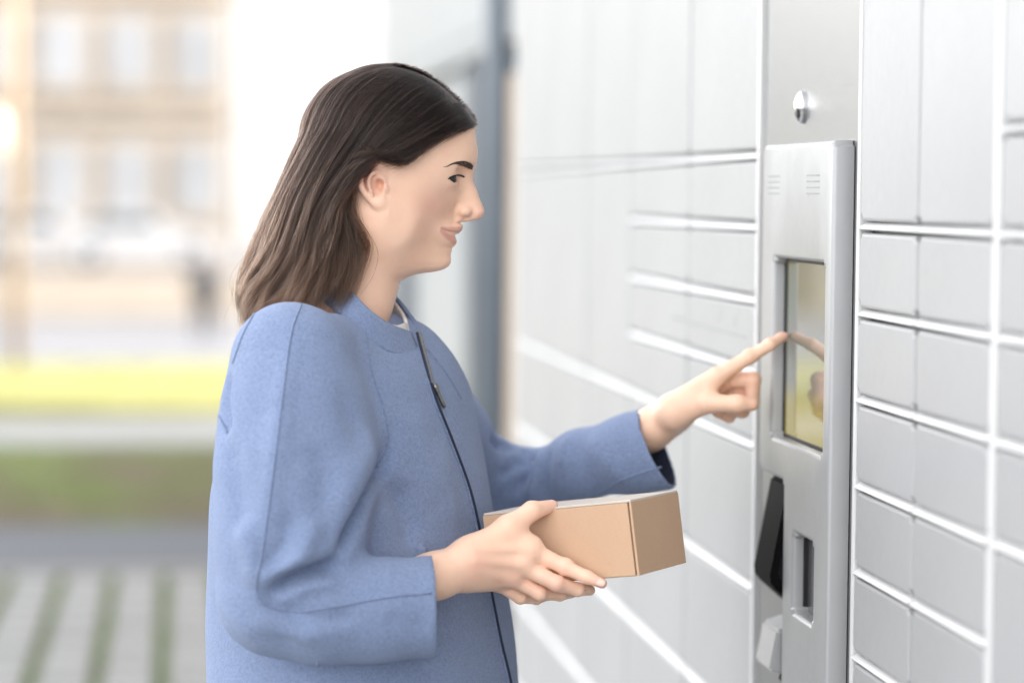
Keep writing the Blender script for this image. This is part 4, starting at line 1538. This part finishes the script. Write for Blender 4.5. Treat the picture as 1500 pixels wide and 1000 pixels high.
if len(pull) > 2:
    bm = bmesh.new(); tube(bm, [Vector(p - BASE) for p in pull], [.0035, .0036, .0028, .0024, .0024, .0024, .0026, .0016][:len(pull)], 8)
    me = bm_mesh(bm, 'zip_pull', True); me.materials.append(M_teeth)
    zp = bpy.data.objects.new('zip_pull', me); COL.objects.link(zp); zp.parent = coat

# stand-up collar band and the pale top under it
ct = np.array([P(*p) for p in ((601, 487, 2.737), (566, 473, 2.694), (533, 447, 2.681), (508, 417, 2.69), (494, 399, 2.72), (488, 391, 2.755), (498, 396, 2.795), (538, 412, 2.815), (575, 431, 2.808), (600, 459, 2.788), (613, 483, 2.765))])
rim = spline(ct, 64)
cc = P(548, 440, 2.75)


def band(name, rim, height, flare, thick, mat, parent, rows=7):
    n = len(rim)
    out = (rim - cc) * np.array([1, 1, 0]); out /= np.linalg.norm(out, axis=1, keepdims=True)
    V, Q = [], []
    prof = []
    for k in range(rows + 1):
        u = k / rows
        prof.append((thick * .5 + flare * u ** 1.3 + .0012 * math.sin(math.pi * u), -height * u))
    inner = [(p[0] - thick, p[1]) for p in prof[::-1]]
    loop = [(prof[0][0] - thick * .5, .0016)] + prof + inner
    m = len(loop)
    for i in range(n):
        for (o_, z_) in loop:
            V.append(rim[i] + out[i] * o_ + np.array([0, 0, z_]))
    for i in range(n - 1):
        for k in range(m):
            Q.append((i * m + k, i * m + (k + 1) % m, (i + 1) * m + (k + 1) % m, (i + 1) * m + k))
    o = pobj(name, np.array(V), np.array(Q), mat, parent)
    bm = bmesh.new(); bm.from_mesh(o.data); bmesh.ops.holes_fill(bm, edges=[e for e in bm.edges if e.is_boundary]); bmesh.ops.recalc_face_normals(bm, faces=bm.faces[:]); bm.to_mesh(o.data); bm.free()
    return o


band('collar', rim, .033, .015, .006, M_wool, coat)
M_shirt = simple('white_knit', (.72, .69, .65), .85, var=.06, scale=150, bump=.3, bscale=500)
rin = spline(np.array([P(*p) for p in ((594, 474, 2.742), (578, 478, 2.714), (550, 466, 2.70), (520, 438, 2.704), (503, 412, 2.735), (505, 402, 2.775), (540, 416, 2.798), (570, 434, 2.79), (588, 456, 2.775), (594, 469, 2.745))]), 60)
band('shirt_neckband', rin, .030, .006, .004, M_shirt, person)
# ------------------------------------------------------------------ hair
GU = [  # guide strands on the near side: photo px, px and offset towards the camera in px
    [(700, 182, 4), (677, 191, 40), (641, 206, 66), (614, 226, 80), (592, 240, 88), (566, 237, 94), (544, 238, 99), (527, 258, 98), (524, 290, 92), (534, 325, 88), (542, 358, 86), (532, 398, 90), (510, 437, 94)],
    [(697, 170, 0), (668, 180, 42), (628, 200, 72), (588, 222, 92), (552, 232, 104), (522, 256, 108), (508, 296, 106), (510, 345, 102), (502, 395, 104), (478, 438, 108)],
    [(680, 148, -10), (646, 165, 42), (603, 195, 80), (563, 226, 102), (530, 258, 112), (506, 292, 114), (494, 330, 112), (484, 375, 110), (466, 412, 112), (440, 441, 114)],
    [(655, 124, -16), (616, 142, 42), (574, 176, 80), (537, 216, 102), (506, 258, 112), (482, 300, 112), (466, 342, 108), (450, 385, 106), (428, 420, 106), (404, 447, 106)],
    [(625, 104, -20), (580, 120, 40), (534, 158, 76), (500, 206, 94), (472, 256, 100), (448, 304, 98), (428, 350, 92), (408, 392, 88), (388, 425, 88), (374, 458, 86)],
    [(600, 95, -20), (552, 106, 34), (505, 145, 62), (470, 200, 74), (443, 252, 76), (418, 304, 72), (396, 350, 66), (374, 392, 60), (357, 425, 58), (360, 464, 56)],
    [(585, 93, -20), (530, 102, 18), (482, 142, 30), (449, 195, 36), (424, 248, 36), (400, 304, 34), (377, 352, 30), (356, 398, 26), (348, 432, 24), (357, 466, 22)],
    [(580, 93, -20), (524, 102, -6), (476, 142, -8), (444, 195, -8), (420, 250, -8), (396, 306, -8), (373, 356, -8), (354, 400, -8), (347, 434, -8), (356, 464, -8)],
]
NP = 36
NEAR = np.stack([spline(np.array([Hh(x, y, s) for x, y, s in g]), NP) for g in GU])
_pm = np.array([Hh(x, y, 0)[1] for x, y, s in GU[0][:1]])
FARG = NEAR[:-1][::-1].copy()
FARG[:, :, 1] = -FARG[:, :, 1] - S(36) * (1 - sstep(np.linspace(0, 1, NP), 0, .35))[None] - S(4)
ALLG = np.concatenate([NEAR, FARG])                # (G, NP, 3)
_uu = np.linspace(0, 1, NP)
ALLG = field_push(ALLG, (.002 + .008 * sstep(_uu, 0, .25))[None, :])


def family(t):
    """strand(s) at fraction t in 0..1 across the guides, Catmull-Rom"""
    G = len(ALLG)
    u = np.clip(np.asarray(t), 0, 1) * (G - 1)
    i = np.clip(u.astype(int), 0, G - 2); f = (u - i)[:, None, None]
    p0, p1, p2, p3 = (ALLG[np.clip(i + k, 0, G - 1)] for k in (-1, 0, 1, 2))
    return .5 * (2 * p1 + (p2 - p0) * f + (2 * p0 - 5 * p1 + 4 * p2 - p3) * f ** 2 + (3 * p1 - p0 - 3 * p2 + p3) * f ** 3)


_fam0 = family


def family(t):
    """guide surface with loose waves towards the ends"""
    t = np.asarray(t, float)
    g = _fam0(t)
    u = np.linspace(0, 1, NP)[None]
    ph = (3.2 * np.sin(9.0 * t + .6) + 2.1 * np.sin(23.0 * t) + 1.3 * np.sin(51.0 * t + 1))[:, None]
    env = sstep(u, .35, .75)
    g = g.copy()
    g[:, :, 1] += np.sign(.5 - t)[:, None] * .0055 * env * np.sin(2 * math.pi * 1.7 * u + ph)
    g[:, :, 0] += .0045 * env * np.sin(2 * math.pi * 1.5 * u + ph * .8 + 1.1) * np.minimum(1, np.abs(t - .5) * 9)[:, None] + .0105 * sstep(u, .5, .95) * sstep(np.minimum(t, 1 - t), .06, .36)[:, None] - .004 * sstep(u, .55, .9) * (1 - sstep(np.minimum(t, 1 - t), .0, .12))[:, None]
    return g


HC = Hh(568, 225)
# solid mass under the strands
tt = np.linspace(.022, .978, 90)
mass = family(tt)
cen = HC[None, None] * np.ones_like(mass)
cen[:, :, 2] = np.minimum(HC[2], mass[:, :, 2] + .0)
low = sstep(-(mass[:, :, 2] - HC[2]), 0.02, .13)[..., None]
axis = np.array([Hh(500, 300)[0], 0, 0])
cen2 = mass.mean(0, keepdims=True)
ctr = np.where(low > 0, cen * (1 - low) + (cen2 * np.ones_like(mass)) * low, cen)
dv = ctr - mass
inn = mass + dv / (np.linalg.norm(dv, axis=2, keepdims=True) + 1e-9) * (.004 + .004 * low)
u_end = 33
inn = field_push(inn, .0014)
inn = inn[:, 1:u_end]; u_end = inn.shape[1]
MV = inn.reshape(-1, 3); MQ = []
for i in range(len(tt) - 1):
    for k in range(u_end - 1):
        MQ.append((i * u_end + k, i * u_end + k + 1, (i + 1) * u_end + k + 1, (i + 1) * u_end + k))
th_ = NT('hair_under')
th_.set(Base_Color=(.016, .011, .009), Roughness=.7, Specular_IOR_Level=.2)
hair = pobj('hair', MV, np.array(MQ), th_.m)
hair['label'] = 'dark brown shoulder length hair tucked behind the ear'
sdm = hair.modifiers.new('thickness', 'SOLIDIFY'); sdm.thickness = .0016; sdm.offset = 0


def hair_strands(n, seed, inner, wid, name):
    r = np.random.default_rng(seed)
    ncl = 260
    ct_ = np.sort(r.random(ncl))
    t = r.random(n)
    ci = np.clip(np.searchsorted(ct_, t), 0, ncl - 1)
    tc_ = ct_[ci]
    base = family(t); cl = family(tc_)
    u = np.linspace(0, 1, NP)[None, :, None]
    grip = (.15 + .65 * sstep(u, .25, 1.0)) * r.uniform(.5, 1.15, (n, 1, 1))
    p = base * (1 - grip) + cl * grip
    d = HC[None, None] - p
    d[:, :, 2] *= (1 - .8 * sstep(-(p[:, :, 2] - HC[2]), .0, .1))
    d /= np.linalg.norm(d, axis=2, keepdims=True) + 1e-9
    dep = r.uniform(0, 1, (n, 1, 1)) ** 1.6 * inner
    p = p + d * dep * (.35 + .65 * u)
    # clumps lie at different depths, which gives locks and dark gaps
    p = p + d * (np.random.default_rng(seed + 9).uniform(-.0025, .0045, ncl)[ci][:, None, None] * sstep(u, .05, .6))
    # clump wave and stray wander
    cr = np.random.default_rng(seed + 5)
    fq = cr.uniform(.8, 2.1, ncl)[ci][:, None]; ph_ = cr.uniform(0, 6.28, ncl)[ci][:, None]; am = cr.uniform(.003, .012, ncl)[ci][:, None]
    uu = u[:, :, 0]
    tang = np.gradient(p, axis=1); tang /= np.linalg.norm(tang, axis=2, keepdims=True) + 1e-9
    lat = np.cross(tang, d)
    wv = am * np.sin(ph_ + 6.28 * fq * uu) * sstep(uu, .25, .9)
    p = p + lat * wv[..., None] - d * (np.abs(am) * .9 * np.sin(ph_ * 1.7 + 5.1 * fq * uu) * sstep(uu, .35, .95))[..., None]
    curl = np.random.default_rng(seed + 11).uniform(-1, 1, (ncl, 2))[ci] * .013
    tipc = sstep(uu, .72, 1.0)
    p = p + lat * (curl[:, :1] * tipc)[..., None] + d * (curl[:, 1:] * .7 * tipc)[..., None]
    st = r.normal(0, 1, (n, 1, 3)) * .0017 + np.cumsum(r.normal(0, .00022, (n, NP, 3)), axis=1)
    p = p + st * (.3 + uu[..., None])
    fly = r.random(n) < .035
    p[fly] += (r.normal(0, .006, (fly.sum(), 1, 3)) * (uu[0][None, :, None] ** 1.5))
    # lengths: start somewhere along (roots all over the scalp), end near the tips
    u0 = np.where(r.random(n) < .55, r.uniform(0, .05, n), r.uniform(0, .45, n))
    u1 = np.clip(r.normal(.985, .03, n) + np.random.default_rng(seed + 13).normal(0, .03, ncl)[ci], .84, 1.05)
    K = 30
    s_ = u0[:, None] + (u1 - u0)[:, None] * np.linspace(0, 1, K)[None]
    x = np.clip(s_, 0, 1) * (NP - 1); i = np.clip(x.astype(int), 0, NP - 2); f = (x - i)[..., None]
    rows = np.arange(n)[:, None]
    q = p[rows, i] * (1 - f) + p[rows, i + 1] * f
    ex = np.clip(s_ - 1, 0, 1)[..., None]
    q = q + ex * (p[:, -1:] - p[:, -3:-2]) * 12
    q = field_push(q, r.uniform(.0030, .0060, (n, 1)) * np.ones((1, K)))
    hc = bpy.data.hair_curves.new(name)
    hc.add_curves([K] * n)
    w = (toW(q.reshape(-1, 3)) - BASE).astype(np.float32)
    hc.attributes['position'].data.foreach_set('vector', w.ravel())
    ra = hc.attributes.get('radius') or hc.attributes.new('radius', 'FLOAT', 'POINT')
    v = np.linspace(0, 1, K)[None] * np.ones((n, 1))
    rad = wid * r.uniform(.6, 1.25, (n, 1)) * (1 - .72 * sstep(v, .55, 1.0))
    ra.data.foreach_set('value', rad.astype(np.float32).ravel())
    o = bpy.data.objects.new(name, hc); COL.objects.link(o); o.parent = hair
    return o


thm = NT('hair_fibre')
thm.N.remove(thm.p)
hb = thm.N.new('ShaderNodeBsdfHairPrincipled')
hb.parametrization = 'COLOR'
hi_ = thm.N.new('ShaderNodeHairInfo')
c1 = thm.ramp(hi_.outputs['Intercept'], [(.15, (.010, .006, .005)), (.5, (.020, .0115, .0085)), (1.0, (.066, .036, .023))])
c2 = thm.mix(.5, c1, c1)
rnd = thm.ramp(hi_.outputs['Random'], [(0, (.3, .3, .31)), (.7, (1.1, 1.08, 1.06)), (.9, (2.2, 2.05, 1.9)), (1, (4.2, 3.7, 3.2))])
mm = thm.mix(1.0, c1, rnd, 'MULTIPLY')
thm.L.new(mm, hb.inputs['Color'])
hb.inputs['Roughness'].default_value = .2
hb.inputs['Radial Roughness'].default_value = .45
hb.inputs['Coat'].default_value = .0
hb.inputs['IOR'].default_value = 1.38
thm.L.new(hb.outputs[0], thm.N['Material Output'].inputs['Surface'])
strn = hair_strands(21000, 3, .014, .00019, 'strands')
strn.data.materials.append(thm.m)


def hairline(n, seed):
    """short fine hairs that soften the hairline at forehead, temple and nape"""
    r = np.random.default_rng(seed)
    g = family(np.zeros(1))[0]
    i = r.integers(1, 16, n)
    p0 = g[i] + r.normal(0, .0016, (n, 3)) + np.array([0, 0, .001])
    tg = g[np.clip(i + 3, 0, NP - 1)] - g[i]; tg /= np.linalg.norm(tg, axis=1, keepdims=True)
    L = r.uniform(.012, .035, (n, 1))
    K = 8
    v = np.linspace(0, 1, K)[None, :, None]
    drop = np.array([0, 0, -1.]) * r.uniform(-.1, .28, (n, 1))
    q = p0[:, None] + (tg + drop)[:, None] * L[:, None] * v + np.array([0, 0, 1.])[None, None] * (v ** 2 * L[:, None] * .12)
    q = field_push(q, r.uniform(.0004, .003, (n, 1)) * np.ones((1, K)))
    hc = bpy.data.hair_curves.new('hairline'); hc.add_curves([K] * n)
    hc.attributes['position'].data.foreach_set('vector', (toW(q.reshape(-1, 3)) - BASE).astype(np.float32).ravel())
    ra = hc.attributes.get('radius') or hc.attributes.new('radius', 'FLOAT', 'POINT')
    ra.data.foreach_set('value', (.00016 * (1 - .85 * v[:, :, 0]) * np.ones((n, 1))).astype(np.float32).ravel())
    o = bpy.data.objects.new('hairline', hc); COL.objects.link(o); o.parent = hair
    hc.materials.append(thm.m)


hairline(1900, 21)
SC.cycles_curves.shape = 'RIBBONS'
SC.cycles_curves.subdivisions = 2
# ------------------------------------------------------------------ cardboard box in the near hand
def cardboard():
    t = NT('cardboard')
    n = t.noise(220, 5, .7, stretch=(1, 1, 6))
    f = t.noise(7, 4, .6)
    c = t.mix(t.ramp(n, [(.3, (0, 0, 0)), (.7, (1, 1, 1))]), (.55, .36, .235), (.62, .42, .285))
    c = t.mix(t.ramp(f, [(.4, (0, 0, 0)), (.75, (.4, .4, .4))]), c, (.50, .325, .21))
    t.set(Base_Color=c, Roughness=.8, Specular_IOR_Level=.3)
    t.bump(t.noise(55, 3, .5, stretch=(18, 18, 1)), .12, .0006)
    return t.m


M_card = cardboard()
M_cardw = simple('cardboard_white_liner', (.60, .54, .48), .7, var=.05)
FTL, FTR, FBR, BTR = (np.array(v) for v in ((.3351, 2.6495, 1.180), (.4826, 2.5455, 1.2071), (.4914, 2.5371, 1.1268), (.5565, 2.6496, 1.2043)))
ex = FTR - FTL; ez = FTR - FBR; ey = BTR - FTR
LX, LZ, LY = (np.linalg.norm(v) for v in (ex, ez, ey))
ex /= LX; ez = ez - ex * (ez @ ex); ez /= np.linalg.norm(ez); ey = np.cross(ez, ex)
bc = FTL + ex * LX / 2 + ey * LY / 2 - ez * LZ
BM = Matrix((ex, ey, ez)).transposed().to_4x4(); BM.translation = Vector(bc)
pb = empty('parcel_box'); pb.matrix_world = BM
tag(pb, 'small brown cardboard box with white top held in the near hand', 'box')


def bpart(name, lo, hi, mat, bev=.0006, rotx=None):
    me = box_mesh(name, lo, hi, bev, 2); me.materials.append(mat)
    o = bpy.data.objects.new(name, me); COL.objects.link(o); o.parent = pb
    return o


hx, hy, w = LX / 2, LY / 2, .0028
bpart('front_panel', (-hx, -hy, .001), (hx - .0045, -hy + w, LZ - .0015), M_card)
bpart('back_panel', (-hx, hy - w, .001), (hx - .0045, hy, LZ - .0015), M_card)
bpart('end_panel', (hx - w, -hy + .0005, .0005), (hx, hy - .0005, LZ - .001), M_card)
bpart('end_panel', (-hx - .0005, -hy + w + .0004, .001), (-hx + w, hy - w - .0004, LZ - .002), M_card)
bpart('bottom_panel', (-hx + w + .0003, -hy + w + .0003, 0), (hx - w - .0005, hy - w - .0003, w), M_card)
bpart('lid', (-hx + .001, -hy + .0006, LZ - .0012), (hx - .0006, hy - .001, LZ + .0012), M_cardw)
bpart('tuck_flap', (hx - .0042, -hy + .0012, .004), (hx - .0031, -hy + .016, LZ - .003), simple('cardboard_edge', (.2, .11, .065), .9))

# ------------------------------------------------------------------ legs of the person, below the frame
M_trou = simple('dark_trousers', (.02, .022, .03), .85, var=.2, scale=60)
M_shoe = simple('black_leather_shoe', (.015, .014, .014), .4)


def legs():
    g = Field((-.25, -.25, P(520, 1400)[2] - .80), (.2, .25, P(520, 1300)[2] + .05), .007)
    z0 = toF(np.array([BASE[0], BASE[1], 0]))[2]
    zc = lambda z: z0 + z
    for sgn in (1, -1):
        o = TL * .085 * sgn
        c0 = P(525, 1000)[:2]
        g.chain([(c0[0] + o[0], c0[1] + o[1], zc(.93)), (c0[0] + o[0] * 1.02 + .005, c0[1] + o[1] * 1.02, zc(.5)), (c0[0] + o[0] * 1.05 - .01, c0[1] + o[1] * 1.05, zc(.07))], [.095, .062, .05], .02)
    return g.mesh(2), c0, zc


(LVv, LQ), c0, zc = legs()
pobj('trousers', LVv, LQ, M_trou)
for sgn in (1, -1):
    o = TL * .088 * sgn
    a = np.array([c0[0] + o[0] - .012, c0[1] + o[1], zc(0)])
    f = np.array([TN[0], TN[1], 0])
    g = Field(a - [.12, .2, .01], a + [.26, .25, .16], .005)
    g.chain([a + [0, 0, .045] - f * .04, a + f * .10 + [0, 0, .036], a + f * .165 + [0, 0, .028]], [.042, .040, .027], .02)
    g.cone(a + [0, 0, .06], a + [0, 0, .11], .042, .045, .02)
    g.half(a + [0, 0, .001], (0, 0, -1))
    V, Q = g.mesh(1)
    pobj('shoe', V, Q, M_shoe)

# ------------------------------------------------------------------ small far things
M_post = simple('tan_post', (.30, .22, .15), .7)
M_globe = simple('white_globe', (.42, .41, .38), .3)
xp = far_x(22, 21.6)
lp = empty('edge_post', (xp, 21.6, 0))
tag(lp, 'tan post with added pale globe as a glare spot at the left edge of the lawn', 'post')
obj('pole', tube_mesh('pole', [(0, 0, -.05), (0, 0, 4.6)], [.06, .045], 14), M_post, lp, Vector((xp, 21.6, 0)))
obj('arm', tube_mesh('arm', [(0, 0, 2.35), (-.1, 0, 2.45), (-.15, 0, 2.45)], .02, 10), M_post, lp, Vector((xp, 21.6, 0)))
obj('glare_globe', ellip('glare_globe', (-.17, 0, 2.02), .11, .11, .24), M_globe, lp, Vector((xp, 21.6, 0)))  # globe and arm added to stand in for a bright glare


def far_person():
    Y = 45.0
    x = far_x(301, Y); z = -1.14
    g = Field((-.35, -.3, -.01), (.35, .3, 1.45), .02)
    g.chain([(.07, 0, .05), (.07, .02, .4), (.06, 0, .72)], [.05, .055, .075], .03)
    g.chain([(-.09, 0, .05), (-.08, -.02, .4), (-.06, 0, .72)], [.05, .055, .075], .03)
    g.chain([(0, 0, .72), (0, 0, .95), (0, 0, 1.05)], [.12, .135, .10], .05)
    g.chain([(.13, 0, 1.05), (.18, .02, .85), (.16, -.04, .66)], [.05, .042, .034], .03)
    g.chain([(-.13, 0, 1.05), (-.18, .02, .85), (-.16, -.04, .66)], [.05, .042, .034], .03)
    g.cone((0, 0, 1.05), (0, 0, 1.2), .05, .05, .03)
    g.ell((0, -.01, 1.27), (.085, .1, .115), .02)
    V, Q = g.mesh(2)
    t = NT('far_clothes')
    sp = t.node('ShaderNodeSeparateXYZ'); t.L.new(t.tc.outputs['Object'], sp.inputs[0])
    c = t.ramp(sp.outputs['Z'], [(.0, (.02, .022, .03)), (.70, (.02, .022, .03)), (.705, (.012, .014, .02)), (1.0, (.012, .014, .02))])
    t.set(Base_Color=c, Roughness=.9)
    o = obj('person', mesh_np('walking_person', V, Q), t.m)
    o.location = (x, Y, z)
    o.scale = (1.3, 1.3, 1.08)
    tag(o, 'small figure in dark clothes walking on the far road', 'person')
    hV, hQ = sphere_np(np.array([0, .01, 1.29]), np.array([.095, .105, .12]))
    h = obj('hair', mesh_np('hair', hV, hQ), simple('far_hair', (.16, .07, .04), .8)); h.parent = o; h.location = (0, .012, 0)
    return o


far_person()

# trees and a hedge left of the frame, seen in the screen's reflection
def tree(x, y, z, h, r, seed, label):
    rr = np.random.default_rng(seed)
    t = empty('tree', (x, y, z)); tag(t, label, 'tree', 'trees left of the lawn')
    bm = bmesh.new()
    tube(bm, [(0, 0, 0), (.05, 0, h * .3), (-.05, .05, h * .6), (0, 0, h * .85)], [.16, .13, .09, .03], 10)
    for k in range(7):
        a = rr.uniform(0, 6.28); z0 = h * rr.uniform(.3, .65)
        tube(bm, [(0, 0, z0), (math.cos(a) * r * .4, math.sin(a) * r * .4, z0 + h * .12), (math.cos(a) * r * .75, math.sin(a) * r * .75, z0 + h * .2)], [.06, .04, .015], 7)
    obj('trunk', bm_mesh(bm, 'trunk', True), M_bark, t, Vector((x, y, z)))
    n = 9000
    cl = rr.normal(0, 1, (60, 3)); cl /= np.linalg.norm(cl, axis=1, keepdims=True); cl *= rr.uniform(.35, 1, (60, 1))
    c = cl[rr.integers(0, 60, n)] * np.array([r, r, h * .36]) + np.array([0, 0, h * .64]) + rr.normal(0, r * .16, (n, 3))
    u = rr.normal(0, 1, (n, 3)); u /= np.linalg.norm(u, axis=1, keepdims=True)
    v = np.cross(u, rr.normal(0, 1, (n, 3))); v /= np.linalg.norm(v, axis=1, keepdims=True)
    L = rr.uniform(.06, .13, (n, 1))
    V = np.stack([c - u * L, c + v * L * .5, c + u * L, c - v * L * .5], 1).reshape(-1, 3)
    obj('crown', mesh_np('crown', V, np.arange(4 * n).reshape(-1, 4), False), M_leaf, t, Vector((x, y, z)))


M_bark = simple('bark', (.10, .075, .055), .9, var=.3, scale=20)
M_leaf = simple('leaves', (.07, .10, .025), .7, var=.4, scale=3)
for k, (x, y) in enumerate(((-8.2, 31), (-12.5, 36), (-9.5, 42))):
    tree(x, y, -.5, 5.5, 1.9, 40 + k, ('nearest', 'middle', 'farthest')[k] + ' leafy tree left of the sunny lawn')
